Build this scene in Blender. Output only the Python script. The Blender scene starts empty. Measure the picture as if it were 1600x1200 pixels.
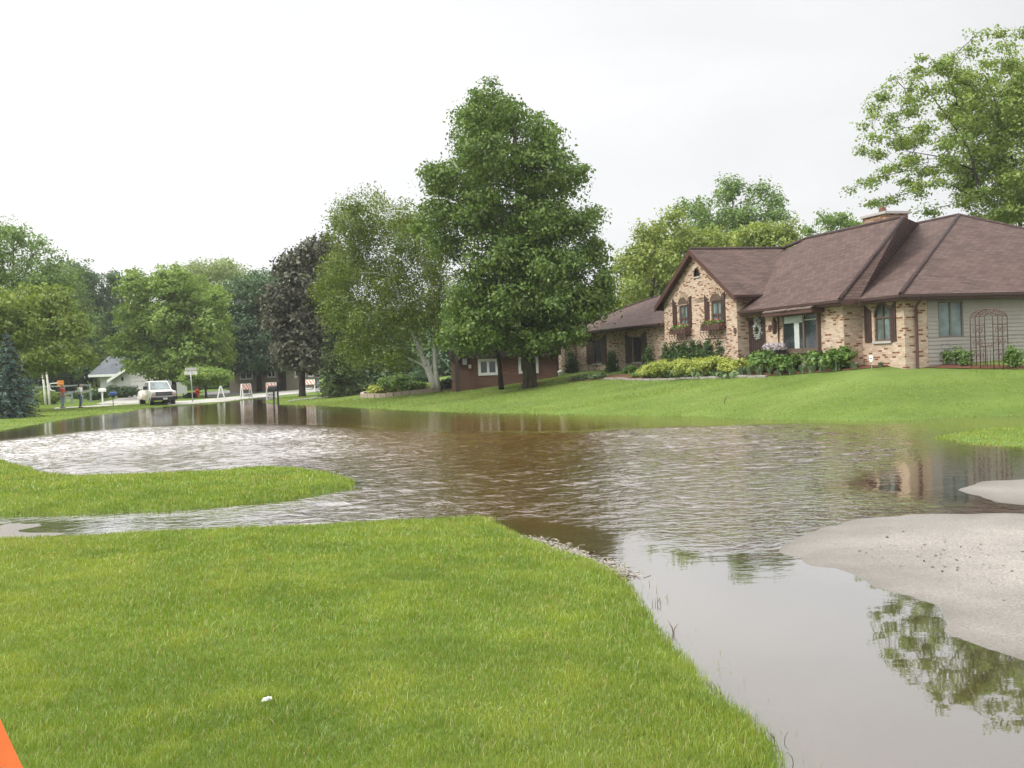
import bpy, math, random
import numpy as np
from mathutils import Vector, Matrix

R = math.radians
rng = np.random.default_rng(7)
random.seed(7)
scene = bpy.context.scene
COL = scene.collection

# ------------------------------------------------------------------ camera
F, YH, ROLL, HC = 1732.7, 569.504, 0.0374, 2.0      # focal length in 1600-wide pixels, horizon row, roll, eye height over the water
PIT = math.atan((600 - YH) / F)
cd = bpy.data.cameras.new('camera')
cd.sensor_width = 36.0
cd.lens = F / 1600 * 36.0
cd.clip_start = 0.05
cd.clip_end = 6000
cam = bpy.data.objects.new('camera', cd)
cam.matrix_world = Matrix.Translation((0, 0, HC)) @ Matrix.Rotation(R(90) - PIT, 4, 'X') @ Matrix.Rotation(-ROLL, 4, 'Z')
COL.objects.link(cam)
scene.camera = cam

# ------------------------------------------------------------------ sky, sun, exposure
SUN_EL, SUN_AZ = R(42), R(-112)       # azimuth measured from +Y towards +X: light from the left, slightly from behind the camera
scene.view_settings.view_transform = 'Standard'
scene.view_settings.look = 'None'
scene.view_settings.exposure = 0.3
scene.view_settings.gamma = 1.0
w = bpy.data.worlds.new('World')
scene.world = w
w.use_nodes = True
nt = w.node_tree
nt.nodes.clear()


def N(tree, typ, **kw):
    n = tree.nodes.new(typ)
    for k, v in kw.items():
        if k in n.inputs:
            n.inputs[k].default_value = v
        else:
            setattr(n, k, v)
    return n


def ramp(tree, stops, interp='LINEAR'):
    n = tree.nodes.new('ShaderNodeValToRGB')
    n.color_ramp.interpolation = interp
    e = n.color_ramp.elements
    while len(e) < len(stops):
        e.new(0.5)
    for i, (p, c) in enumerate(stops):
        e[i].position = p
        e[i].color = (*c, 1) if len(c) == 3 else c
    return n


def mixc(tree, fac, a, b, mode='MIX'):
    n = tree.nodes.new('ShaderNodeMix')
    n.data_type = 'RGBA'
    n.blend_type = mode
    for sock, v in ((n.inputs[0], fac), (n.inputs[6], a), (n.inputs[7], b)):
        if hasattr(v, 'is_output'):
            tree.links.new(v, sock)
        elif isinstance(v, (int, float)):
            sock.default_value = v
        else:
            sock.default_value = (*v, 1)
    return n.outputs[2]


def math_(tree, op, a, b=0.0, c=0.0, clamp=False):
    n = tree.nodes.new('ShaderNodeMath')
    n.operation = op
    n.use_clamp = clamp
    for i, v in enumerate((a, b, c)):
        if hasattr(v, 'is_output'):
            tree.links.new(v, n.inputs[i])
        else:
            n.inputs[i].default_value = v
    return n.outputs[0]


sky = N(nt, 'ShaderNodeTexSky', sky_type='NISHITA', sun_disc=False, sun_elevation=SUN_EL, sun_rotation=SUN_AZ, dust_density=3.0)
skyd = mixc(nt, 1.0, sky.outputs[0], (0.10, 0.10, 0.10), 'MULTIPLY')
tc = N(nt, 'ShaderNodeTexCoord')
sep = N(nt, 'ShaderNodeSeparateXYZ')
nt.links.new(tc.outputs['Generated'], sep.inputs[0])
mp = N(nt, 'ShaderNodeMapping')
mp.inputs['Scale'].default_value = (1.0, 1.0, 3.2)
nt.links.new(tc.outputs['Generated'], mp.inputs[0])
cn = N(nt, 'ShaderNodeTexNoise', Scale=2.3, Detail=5.0, Roughness=0.5, Distortion=0.3)
nt.links.new(mp.outputs[0], cn.inputs['Vector'])
cr = ramp(nt, [(0.30, (0.83, 0.842, 0.855)), (0.50, (0.925, 0.932, 0.938)), (0.68, (1.0, 1.0, 1.0))])
nt.links.new(cn.outputs[0], cr.inputs[0])
side = N(nt, 'ShaderNodeMapRange')        # thin cloud on the left lets more light through than the thick cloud on the right
side.inputs['From Min'].default_value = -0.45
side.inputs['From Max'].default_value = 0.45
side.inputs['To Min'].default_value = 1.0
side.inputs['To Max'].default_value = 0.75
nt.links.new(sep.outputs[0], side.inputs[0])
high = N(nt, 'ShaderNodeMapRange')        # overcast: brighter towards the zenith
high.interpolation_type = 'SMOOTHSTEP'
high.inputs['From Min'].default_value = 0.30
high.inputs['From Max'].default_value = 0.85
high.inputs['To Min'].default_value = 1.0
high.inputs['To Max'].default_value = 3.4
nt.links.new(sep.outputs[2], high.inputs[0])
bright = math_(nt, 'MULTIPLY', side.outputs[0], high.outputs[0])
vm = N(nt, 'ShaderNodeVectorMath', operation='SCALE')
nt.links.new(cr.outputs[0], vm.inputs[0])
nt.links.new(bright, vm.inputs['Scale'])
both = mixc(nt, 0.96, skyd, vm.outputs[0])
bg = N(nt, 'ShaderNodeBackground', Strength=1.0)
nt.links.new(both, bg.inputs[0])
wo = N(nt, 'ShaderNodeOutputWorld')
nt.links.new(bg.outputs[0], wo.inputs[0])

sl = bpy.data.lights.new('sun', 'SUN')
sl.energy = 2.2
sl.angle = R(14)
sl.color = (1.0, 0.955, 0.87)
sun = bpy.data.objects.new('sun', sl)
sd_ = Vector((math.sin(SUN_AZ) * math.cos(SUN_EL), math.cos(SUN_AZ) * math.cos(SUN_EL), math.sin(SUN_EL)))
sun.rotation_euler = sd_.to_track_quat('Z', 'Y').to_euler()
COL.objects.link(sun)

scene.cycles.max_bounces = 6
scene.cycles.diffuse_bounces = 3
scene.cycles.glossy_bounces = 3
scene.cycles.transmission_bounces = 4
scene.cycles.transparent_max_bounces = 8
scene.cycles.caustics_reflective = False
scene.cycles.caustics_refractive = False


# ------------------------------------------------------------------ pixel <-> world helpers (only used to read measured positions)
_c, _s = math.cos(ROLL), math.sin(ROLL)


def ray(px, py):
    X, Y = px - 800.0, py - 600.0
    u, v = X * _c - Y * _s, X * _s + Y * _c
    return np.array([u / F, math.cos(PIT) - math.sin(PIT) * v / F, -math.sin(PIT) - math.cos(PIT) * v / F])


def onz(px, py, z=0.0):
    d = ray(px, py)
    t = (z - HC) / d[2]
    return (d[0] * t, d[1] * t)


def atD(px, py, D):
    d = ray(px, py)
    t = D / d[1]
    return np.array([d[0] * t, D, HC + d[2] * t])


# ------------------------------------------------------------------ terrain
def poly(pts, extra=()):
    return np.array([onz(*p) for p in pts] + list(extra))


L_FORE = poly([(-250, 866), (0, 851), (200, 842), (400, 832), (600, 824), (700, 819), (770, 817), (795, 835), (850, 858), (920, 882), (965, 900), (1003, 948), (1040, 995),
               (1090, 1055), (1110, 1082), (1165, 1122), (1200, 1158), (1208, 1200), (1225, 1330)], [(1.0, 2.0), (0.6, -8), (-60, -8), (-60, 10)])
L_ISLE = poly([(-700, 690), (-200, 705), (0, 722), (45, 733), (75, 745), (130, 747), (250, 744), (340, 740), (410, 733), (480, 735), (530, 745), (552, 754), (540, 764), (450, 781), (300, 796),
               (100, 804), (0, 808), (-300, 822), (-700, 840)])
L_FAR = poly([(-900, 780), (-300, 706), (0, 673), (60, 662), (140, 649), (200, 643), (222, 638), (262, 634.5), (340, 630), (400, 622.5), (428, 619.5), (436, 622), (412, 628),
              (440, 632), (500, 633), (560, 637), (640, 641), (720, 643.5), (830, 646), (950, 648), (1040, 649), (1150, 653), (1300, 656), (1390, 657), (1480, 651), (1600, 648),
              (2000, 640), (3000, 615)], [(250, 60), (900, 3000), (-900, 3000), (-250, 60)])
L_ISLET = poly([(1470, 685), (1500, 677), (1540, 671), (1700, 668), (1900, 692), (1700, 703), (1600, 699), (1520, 693)])
L_ASPH = poly([(1262, 850), (1300, 832), (1380, 813), (1480, 807), (1600, 808), (1900, 804), (2300, 1000), (1900, 1130), (1700, 1050), (1600, 1012), (1560, 990), (1500, 945), (1450, 925),
               (1400, 903), (1340, 888), (1270, 866)])
L_ASPH2 = poly([(1534, 765), (1570, 756), (1650, 750), (1800, 760), (1700, 790), (1600, 782), (1572, 776)])
L_DRIVE = poly([(-500, 812), (0, 813), (60, 820), (108, 832), (60, 842), (0, 850), (-500, 880)])


def sdist(P, poly):
    """signed distance (positive inside) of points P (n,2) to a polygon"""
    out = np.full(len(P), 1e18)
    ins = np.zeros(len(P), bool)
    n = len(poly)
    x, y = P[:, 0], P[:, 1]
    for i in range(n):
        a, b = poly[i], poly[(i + 1) % n]
        e = b - a
        L = e @ e
        if L < 1e-12:
            continue
        t = np.clip(((x - a[0]) * e[0] + (y - a[1]) * e[1]) / L, 0, 1)
        out = np.minimum(out, (x - a[0] - t * e[0]) ** 2 + (y - a[1] - t * e[1]) ** 2)
        c = (a[1] > y) != (b[1] > y)
        if e[1] != 0:
            ins ^= c & (x < (y - a[1]) * e[0] / e[1] + a[0])
    d = np.sqrt(out)
    return np.where(ins, d, -d)


def vnoise(x, y, seed=0):
    """smooth value noise 0..1"""
    xi, yi = np.floor(x).astype(np.int64), np.floor(y).astype(np.int64)
    fx, fy = x - xi, y - yi
    fx, fy = fx * fx * (3 - 2 * fx), fy * fy * (3 - 2 * fy)

    def h(a, b):
        v = (a * 374761393 + b * 668265263 + seed * 974711) & 0x7fffffff
        v = ((v ^ (v >> 13)) * 1274126177) & 0x7fffffff
        return ((v ^ (v >> 16)) & 0xffff) / 65535.0
    return (h(xi, yi) * (1 - fx) + h(xi + 1, yi) * fx) * (1 - fy) + (h(xi, yi + 1) * (1 - fx) + h(xi + 1, yi + 1) * fx) * fy


def sm(t):
    t = np.clip(t, 0, 1)
    return t * t * (3 - 2 * t)


SX = [-400, -60, -30, -14, -5, 1, 7, 12, 30, 400]
SSL = [.004, .004, .005, .027, .075, .10, .16, .27, .28, .28]
SCP = [.8, .6, .6, 1.1, 1.7, 1.8, 1.8, 1.8, 1.75, 1.75]


def terrain(x, y, want=False):
    x = np.atleast_1d(np.asarray(x, float)).ravel()
    y = np.atleast_1d(np.asarray(y, float)).ravel()
    P = np.stack([x, y], 1)
    nz = (vnoise(x * 1.7, y * 1.7, 3) - .5) * .5 + (vnoise(x * 4.5, y * 4.5, 4) - .5) * .25
    a = sdist(P, L_FORE) + nz * .18
    b = sdist(P, L_ISLE) + nz * .25
    c = sdist(P, L_FAR) + nz * .4
    d = sdist(P, L_ISLET) + nz * .3
    e = sdist(P, L_ASPH) + nz * .16
    e2 = sdist(P, L_ASPH2) + nz * .3
    g = sdist(P, L_DRIVE) + nz * .3
    za = np.where(a > 0, .07 * sm(a / .25) + .2 * (1 - np.exp(-np.maximum(a, 0) / 3.0)), .30 * a)
    zb = np.where(b > 0, .05 * sm(b / .3) + .10 * (1 - np.exp(-np.maximum(b, 0) / 3.0)), .22 * b)
    slope, cap = np.interp(x, SX, SSL), np.interp(x, SX, SCP)
    cp = np.maximum(c, 0)
    zc = np.where(c > 0, .03 * sm(c / .5) + cap * np.tanh(slope * cp / cap) + .004 * np.maximum(cp - 60, 0), .06 * c)
    zd = np.where(d > 0, .05 * sm(d / .6), .12 * d)
    fine = ((vnoise(x * 2.3, y * 2.3, 41) - .5) * .0025 + (vnoise(x * 5, y * 5, 42) - .5) * .002) * sm((e + 1.6) / 1.2)
    ze = np.where(e > 0, .010 * e, .016 * e) + fine
    ze = np.minimum(ze, .06 + 0 * e)
    ze2 = np.where(e2 > 0, .012 * e2, .011 * e2)
    zg = np.where(g > 0, -.004 + .0022 * g + (vnoise(x * 1.6, y * 1.6, 43) - .5) * .006, -.004 + .012 * g)
    z = np.maximum.reduce([za, zb, zc, zd, ze, ze2, zg, np.full_like(za, -.28)])
    z = z + (vnoise(x * .9, y * .9, 8) - .5) * .02 * (z > .05)
    if want:
        return z, np.maximum.reduce([a, b, c, d])
    return z


def G(px, py):
    """world point where the sight line through a pixel meets the ground"""
    d = ray(px, py)
    t = np.concatenate([np.arange(2, 40, .1), np.arange(40, 260, .25)]) / d[1]
    z = terrain(d[0] * t, d[1] * t)
    z = np.maximum(z, 0)
    below = np.nonzero(HC + d[2] * t < z)[0]
    i = below[0] if len(below) else len(t) - 1
    return np.array([d[0] * t[i], d[1] * t[i], float(terrain(d[0] * t[i], d[1] * t[i])[0])])


# ------------------------------------------------------------------ object helpers
def link(o, parent=None):
    COL.objects.link(o)
    if parent is not None:
        o.parent = parent
    return o


def tag(o, label=None, cat=None, group=None, kind=None):
    for k, v in (('label', label), ('category', cat), ('group', group), ('kind', kind)):
        if v:
            o[k] = v
    return o


def empty(name, loc, rz=0.0):
    o = bpy.data.objects.new(name, None)
    o.location = loc
    o.rotation_euler = (0, 0, rz)
    o.empty_display_size = 0.3
    return link(o)


def copy_tree(o, parent=None):
    c = o.copy()
    link(c, parent)
    for ch in [k for k in scene.objects if k.parent == o]:
        copy_tree(ch, c)
    return c


def np_mesh(name, V, Fq, mat, parent=None, smooth=False, tri=None, attrs=None):
    """mesh from numpy arrays: V (n,3), Fq (m,4), tri (k,3)"""
    me = bpy.data.meshes.new(name)
    nq = 0 if Fq is None else len(Fq)
    ntri = 0 if tri is None else len(tri)
    me.vertices.add(len(V))
    me.vertices.foreach_set('co', np.ascontiguousarray(V, np.float32).ravel())
    loops = np.concatenate([np.asarray(Fq, np.int32).ravel() if nq else np.zeros(0, np.int32), np.asarray(tri, np.int32).ravel() if ntri else np.zeros(0, np.int32)])
    me.loops.add(len(loops))
    me.loops.foreach_set('vertex_index', loops)
    me.polygons.add(nq + ntri)
    st = np.concatenate([np.arange(nq) * 4, nq * 4 + np.arange(ntri) * 3]).astype(np.int32)
    me.polygons.foreach_set('loop_start', st)
    me.polygons.foreach_set('loop_total', np.concatenate([np.full(nq, 4), np.full(ntri, 3)]).astype(np.int32))
    if smooth:
        me.polygons.foreach_set('use_smooth', np.ones(nq + ntri, bool))
    for k, v in (attrs or {}).items():
        at = me.attributes.new(k, 'FLOAT', 'POINT')
        at.data.foreach_set('value', np.ascontiguousarray(v, np.float32))
    me.update(calc_edges=True)
    me.materials.append(mat)
    return link(bpy.data.objects.new(name, me), parent)


class MB:
    """collects faces, then builds ONE mesh with metre-scaled UVs"""

    def __init__(self):
        self.v, self.f, self.sm = [], [], []

    def face(self, pts, smooth=False):
        i = len(self.v)
        self.v += [tuple(map(float, p)) for p in pts]
        self.f.append(tuple(range(i, i + len(pts))))
        self.sm.append(smooth)

    def hull(self, pts, faces, smooth=False):
        i = len(self.v)
        self.v += [tuple(map(float, p)) for p in pts]
        for f in faces:
            self.f.append(tuple(i + k for k in f))
            self.sm.append(smooth)

    def box(self, a, b):
        x0, y0, z0 = [min(p, q) for p, q in zip(a, b)]
        x1, y1, z1 = [max(p, q) for p, q in zip(a, b)]
        self.hull([(x0, y0, z0), (x1, y0, z0), (x1, y1, z0), (x0, y1, z0), (x0, y0, z1), (x1, y0, z1), (x1, y1, z1), (x0, y1, z1)],
                  [(3, 2, 1, 0), (4, 5, 6, 7), (0, 1, 5, 4), (1, 2, 6, 5), (2, 3, 7, 6), (3, 0, 4, 7)])
        return self

    def bar(self, a, b, wx, wy, up=(0, 0, 1)):
        """box of section wx*wy from a to b"""
        a, b = Vector(a), Vector(b)
        d = (b - a).normalized()
        u = Vector(up)
        if abs(d.dot(u)) > .95:
            u = Vector((1, 0, 0))
        s = d.cross(u).normalized() * wx / 2
        t = s.cross(d).normalized() * wy / 2
        P = [a - s - t, a + s - t, a + s + t, a - s + t, b - s - t, b + s - t, b + s + t, b - s + t]
        self.hull(P, [(3, 2, 1, 0), (4, 5, 6, 7), (0, 1, 5, 4), (1, 2, 6, 5), (2, 3, 7, 6), (3, 0, 4, 7)])
        return self

    def prism(self, poly, off):
        """polygon (3-D points) extruded by the vector off"""
        n = len(poly)
        P = [Vector(p) for p in poly]
        Q = [p + Vector(off) for p in P]
        i = len(self.v)
        self.v += [tuple(p) for p in P + Q]
        self.f.append(tuple(range(i + n - 1, i - 1, -1)))
        self.f.append(tuple(range(i + n, i + 2 * n)))
        self.sm += [False, False]
        for k in range(n):
            self.f.append((i + k, i + (k + 1) % n, i + n + (k + 1) % n, i + n + k))
            self.sm.append(False)
        return self

    def tube(self, pts, rad, seg=8, cap=True):
        pts = [Vector(p) for p in pts]
        rs = rad if isinstance(rad, (list, tuple)) else [rad] * len(pts)
        base = len(self.v)
        ref = None
        for k, p in enumerate(pts):
            d = (pts[min(k + 1, len(pts) - 1)] - pts[max(k - 1, 0)])
            d = d.normalized() if d.length > 1e-9 else Vector((0, 0, 1))
            if ref is None:
                ref = Vector((1, 0, 0)) if abs(d.x) < .8 else Vector((0, 1, 0))
            s = d.cross(ref).normalized()
            ref = s.cross(d).normalized()
            for j in range(seg):
                a = 2 * math.pi * j / seg
                q = p + (s * math.cos(a) + ref * math.sin(a)) * rs[k]
                self.v.append(tuple(q))
        for k in range(len(pts) - 1):
            for j in range(seg):
                a, b = base + k * seg + j, base + k * seg + (j + 1) % seg
                self.f.append((a, b, b + seg, a + seg))
                self.sm.append(True)
        if cap:
            self.f.append(tuple(base + j for j in range(seg))[::-1])
            self.f.append(tuple(base + (len(pts) - 1) * seg + j for j in range(seg)))
            self.sm += [False, False]
        return self

    def lathe(self, prof, c=(0, 0, 0), seg=16):
        base = len(self.v)
        for r, z in prof:
            for j in range(seg):
                a = 2 * math.pi * j / seg
                self.v.append((c[0] + r * math.cos(a), c[1] + r * math.sin(a), c[2] + z))
        for k in range(len(prof) - 1):
            for j in range(seg):
                a, b = base + k * seg + j, base + k * seg + (j + 1) % seg
                self.f.append((a, b, b + seg, a + seg))
                self.sm.append(True)
        self.f.append(tuple(base + j for j in range(seg))[::-1])
        self.f.append(tuple(base + (len(prof) - 1) * seg + j for j in range(seg)))
        self.sm += [False, False]
        return self

    def build(self, name, mat, parent=None, loc=None, rz=0.0, bevel=0.0):
        me = bpy.data.meshes.new(name)
        me.from_pydata(self.v, [], self.f)
        me.materials.append(mat)
        me.polygons.foreach_set('use_smooth', self.sm)
        uv = me.uv_layers.new(name='UVMap')
        for p in me.polygons:
            n = p.normal
            t = Vector((0, 0, 1)).cross(n)
            t = t.normalized() if t.length > .02 else Vector((1, 0, 0))
            if abs(t.x) >= abs(t.y):
                t = t if t.x > 0 else -t
            else:
                t = t if t.y > 0 else -t
            b = n.cross(t)
            b = b if b.z >= 0 else -b
            for li in p.loop_indices:
                q = me.vertices[me.loops[li].vertex_index].co
                uv.data[li].uv = (q.dot(t), q.dot(b))
        o = bpy.data.objects.new(name, me)
        if loc is not None:
            o.location = loc
        o.rotation_euler = (0, 0, rz)
        if bevel:
            m = o.modifiers.new('bevel', 'BEVEL')
            m.width = bevel
            m.segments = 2
            m.limit_method = 'ANGLE'
        return link(o, parent)


# ------------------------------------------------------------------ materials
def newmat(name):
    m = bpy.data.materials.new(name)
    m.use_nodes = True
    t = m.node_tree
    t.nodes.clear()
    out = t.nodes.new('ShaderNodeOutputMaterial')
    return m, t, out


def plain(name, col, rough=.6, var=.12, scale=6.0, bump=0.0, metal=0.0, spec=.4):
    """painted / plain surface with gentle procedural variation and grime"""
    m, t, out = newmat(name)
    tcx = N(t, 'ShaderNodeTexCoord')
    n1 = N(t, 'ShaderNodeTexNoise', Scale=scale, Detail=6.0, Roughness=.6)
    t.links.new(tcx.outputs['Object'], n1.inputs['Vector'])
    r = ramp(t, [(.3, [c * (1 - var) for c in col]), (.7, [min(1, c * (1 + var)) for c in col])])
    t.links.new(n1.outputs[0], r.inputs[0])
    b = N(t, 'ShaderNodeBsdfPrincipled')
    b.inputs['Roughness'].default_value = rough
    b.inputs['Metallic'].default_value = metal
    b.inputs['Specular IOR Level'].default_value = spec
    t.links.new(r.outputs[0], b.inputs['Base Color'])
    if bump:
        bp = N(t, 'ShaderNodeBump', Strength=bump, Distance=.02)
        n2 = N(t, 'ShaderNodeTexNoise', Scale=scale * 6, Detail=4.0)
        t.links.new(tcx.outputs['Object'], n2.inputs['Vector'])
        t.links.new(n2.outputs[0], bp.inputs['Height'])
        t.links.new(bp.outputs[0], b.inputs['Normal'])
    t.links.new(b.outputs[0], out.inputs[0])
    return m


def leafmat(name, dark, light, trans=.3, nscale=.55, gloss=.03, straw=0.0):
    """leaves: a colour of its own for every leaf, drifting slowly through the crown"""
    m, t, out = newmat(name)
    geo = N(t, 'ShaderNodeNewGeometry')
    tcx = N(t, 'ShaderNodeTexCoord')
    n1 = N(t, 'ShaderNodeTexNoise', Scale=nscale, Detail=3.0, Roughness=.6)
    t.links.new(tcx.outputs['Object'], n1.inputs['Vector'])
    a = math_(t, 'MULTIPLY', geo.outputs['Random Per Island'], .55)
    b = math_(t, 'MULTIPLY_ADD', n1.outputs[0], 1.1, a)
    b = math_(t, 'SUBTRACT', b, .3, clamp=True)
    r = ramp(t, [(0.1, dark), (.9, light)])
    t.links.new(b, r.inputs[0])
    y1 = N(t, 'ShaderNodeTexNoise', Scale=nscale * 2.6, Detail=2.0)       # some sprays are younger and yellower than others
    t.links.new(tcx.outputs['Object'], y1.inputs['Vector'])
    yr = ramp(t, [(.48, (0, 0, 0)), (.70, (1, 1, 1))])
    t.links.new(y1.outputs[0], yr.inputs[0])
    col = mixc(t, math_(t, 'MULTIPLY', yr.outputs[0], .5), r.outputs[0], [min(1, light[0] * 1.35), light[1] * 1.15, light[2]])
    if straw:
        w1 = N(t, 'ShaderNodeTexNoise', Scale=.28, Detail=3.0, Roughness=.6)      # patches of paler, drier turf
        t.links.new(tcx.outputs['Object'], w1.inputs['Vector'])
        pr_ = ramp(t, [(.50, (0, 0, 0)), (.72, (1, 1, 1))])
        t.links.new(w1.outputs[0], pr_.inputs[0])
        col = mixc(t, math_(t, 'MULTIPLY', pr_.outputs[0], .55), col, (.34, .36, .07))
        dry = math_(t, 'GREATER_THAN', geo.outputs['Random Per Island'], 1 - straw)
        col = mixc(t, dry, col, (.36, .27, .12))
    d = N(t, 'ShaderNodeBsdfDiffuse')
    tr = N(t, 'ShaderNodeBsdfTranslucent')
    gl = N(t, 'ShaderNodeBsdfGlossy', Roughness=.45)
    gl.inputs['Color'].default_value = (.8, .85, .8, 1)
    t.links.new(col, d.inputs[0])
    tcol = mixc(t, 1.0, col, (1.25, 1.2, .6), 'MULTIPLY')
    t.links.new(tcol, tr.inputs[0])
    m1 = N(t, 'ShaderNodeMixShader', Fac=trans)
    t.links.new(d.outputs[0], m1.inputs[1])
    t.links.new(tr.outputs[0], m1.inputs[2])
    m2 = N(t, 'ShaderNodeMixShader', Fac=gloss)
    t.links.new(m1.outputs[0], m2.inputs[1])
    t.links.new(gl.outputs[0], m2.inputs[2])
    t.links.new(m2.outputs[0], out.inputs[0])
    return m


def brickmat(name, cols, red, red_share, mortar, bw=.23, bh=.075):
    m, t, out = newmat(name)
    uv = N(t, 'ShaderNodeUVMap')
    br = N(t, 'ShaderNodeTexBrick')
    br.inputs['Color1'].default_value = (0, 0, 0, 1)
    br.inputs['Color2'].default_value = (1, 1, 1, 1)
    br.inputs['Mortar'].default_value = (.5, .5, .5, 1)
    br.inputs['Scale'].default_value = 1.0
    br.inputs['Mortar Size'].default_value = .009
    br.inputs['Mortar Smooth'].default_value = .2
    br.inputs['Brick Width'].default_value = bw
    br.inputs['Row Height'].default_value = bh
    t.links.new(uv.outputs[0], br.inputs['Vector'])
    n1 = N(t, 'ShaderNodeTexNoise', Scale=1.3, Detail=2.0)
    t.links.new(uv.outputs[0], n1.inputs['Vector'])
    v = math_(t, 'MULTIPLY_ADD', n1.outputs[0], .16, br.outputs[0])
    v = math_(t, 'SUBTRACT', v, .08)
    s = 1 - red_share
    r = ramp(t, [(0, cols[0]), (s * .35, cols[1]), (s * .7, cols[2]), (s - .02, cols[1]), (s, red[0]), (1, red[1])], 'CONSTANT')
    t.links.new(v, r.inputs[0])
    n2 = N(t, 'ShaderNodeTexNoise', Scale=40.0, Detail=4.0)
    t.links.new(uv.outputs[0], n2.inputs['Vector'])
    r2 = ramp(t, [(.3, (.75, .75, .75)), (.7, (1.15, 1.15, 1.15))])
    t.links.new(n2.outputs[0], r2.inputs[0])
    c = mixc(t, 1.0, r.outputs[0], r2.outputs[0], 'MULTIPLY')
    c = mixc(t, br.outputs['Fac'], c, mortar)
    b = N(t, 'ShaderNodeBsdfPrincipled', Roughness=.9)
    b.inputs['Specular IOR Level'].default_value = .2
    t.links.new(c, b.inputs['Base Color'])
    bp = N(t, 'ShaderNodeBump', Strength=.6, Distance=.012)
    bp.invert = True
    t.links.new(br.outputs['Fac'], bp.inputs['Height'])
    t.links.new(bp.outputs[0], b.inputs['Normal'])
    t.links.new(b.outputs[0], out.inputs[0])
    return m


def shinglemat(name, c0, c1, c2, bw=.33, bh=.145):
    m, t, out = newmat(name)
    uv = N(t, 'ShaderNodeUVMap')
    br = N(t, 'ShaderNodeTexBrick')
    br.inputs['Color1'].default_value = (0, 0, 0, 1)
    br.inputs['Color2'].default_value = (1, 1, 1, 1)
    br.inputs['Mortar'].default_value = (0, 0, 0, 1)
    br.inputs['Scale'].default_value = 1.0
    br.inputs['Mortar Size'].default_value = .010
    br.inputs['Brick Width'].default_value = bw
    br.inputs['Row Height'].default_value = bh
    t.links.new(uv.outputs[0], br.inputs['Vector'])
    n1 = N(t, 'ShaderNodeTexNoise', Scale=.8, Detail=4.0)
    t.links.new(uv.outputs[0], n1.inputs['Vector'])
    n3 = N(t, 'ShaderNodeTexNoise', Scale=60.0, Detail=2.0)
    t.links.new(uv.outputs[0], n3.inputs['Vector'])
    v = math_(t, 'MULTIPLY_ADD', n1.outputs[0], .7, math_(t, 'MULTIPLY', br.outputs[0], .5))
    v = math_(t, 'MULTIPLY_ADD', n3.outputs[0], .5, v)
    v = math_(t, 'SUBTRACT', v, .35, clamp=True)
    r = ramp(t, [(.1, c0), (.5, c1), (.95, c2)])
    t.links.new(v, r.inputs[0])
    c = mixc(t, math_(t, 'MULTIPLY', br.outputs['Fac'], .65), r.outputs[0], [k * .35 for k in c0])
    b = N(t, 'ShaderNodeBsdfPrincipled', Roughness=.85)
    b.inputs['Specular IOR Level'].default_value = .2
    t.links.new(c, b.inputs['Base Color'])
    bp = N(t, 'ShaderNodeBump', Strength=.5, Distance=.02)
    bp.invert = True
    t.links.new(br.outputs['Fac'], bp.inputs['Height'])
    t.links.new(bp.outputs[0], b.inputs['Normal'])
    t.links.new(b.outputs[0], out.inputs[0])
    return m


def glassmat(name, col=(.02, .028, .03), rough=.06, spec=.6):
    m, t, out = newmat(name)
    tcx = N(t, 'ShaderNodeTexCoord')
    n1 = N(t, 'ShaderNodeTexNoise', Scale=1.6, Detail=2.0)
    t.links.new(tcx.outputs['Object'], n1.inputs['Vector'])
    r = ramp(t, [(.35, [c * .6 for c in col]), (.7, [c * 1.6 for c in col])])
    t.links.new(n1.outputs[0], r.inputs[0])
    b = N(t, 'ShaderNodeBsdfPrincipled', Roughness=rough)
    b.inputs['Specular IOR Level'].default_value = spec
    t.links.new(r.outputs[0], b.inputs['Base Color'])
    bp = N(t, 'ShaderNodeBump', Strength=.08, Distance=.05)
    t.links.new(n1.outputs[0], bp.inputs['Height'])
    t.links.new(bp.outputs[0], b.inputs['Normal'])
    t.links.new(b.outputs[0], out.inputs[0])
    return m


def barkmat(name, c0, c1, scale=5.0, stretch=.25):
    m, t, out = newmat(name)
    tcx = N(t, 'ShaderNodeTexCoord')
    mpx = N(t, 'ShaderNodeMapping')
    mpx.inputs['Scale'].default_value = (1, 1, stretch)
    t.links.new(tcx.outputs['Object'], mpx.inputs[0])
    n1 = N(t, 'ShaderNodeTexNoise', Scale=scale, Detail=7.0, Roughness=.7)
    t.links.new(mpx.outputs[0], n1.inputs['Vector'])
    r = ramp(t, [(.35 if c1[0] < .3 else .30, c0), (.62 if c1[0] < .3 else .43, c1)])
    t.links.new(n1.outputs[0], r.inputs[0])
    b = N(t, 'ShaderNodeBsdfPrincipled', Roughness=.95)
    b.inputs['Specular IOR Level'].default_value = .1
    t.links.new(r.outputs[0], b.inputs['Base Color'])
    bp = N(t, 'ShaderNodeBump', Strength=.8, Distance=.04)
    t.links.new(n1.outputs[0], bp.inputs['Height'])
    t.links.new(bp.outputs[0], b.inputs['Normal'])
    t.links.new(b.outputs[0], out.inputs[0])
    return m


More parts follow.
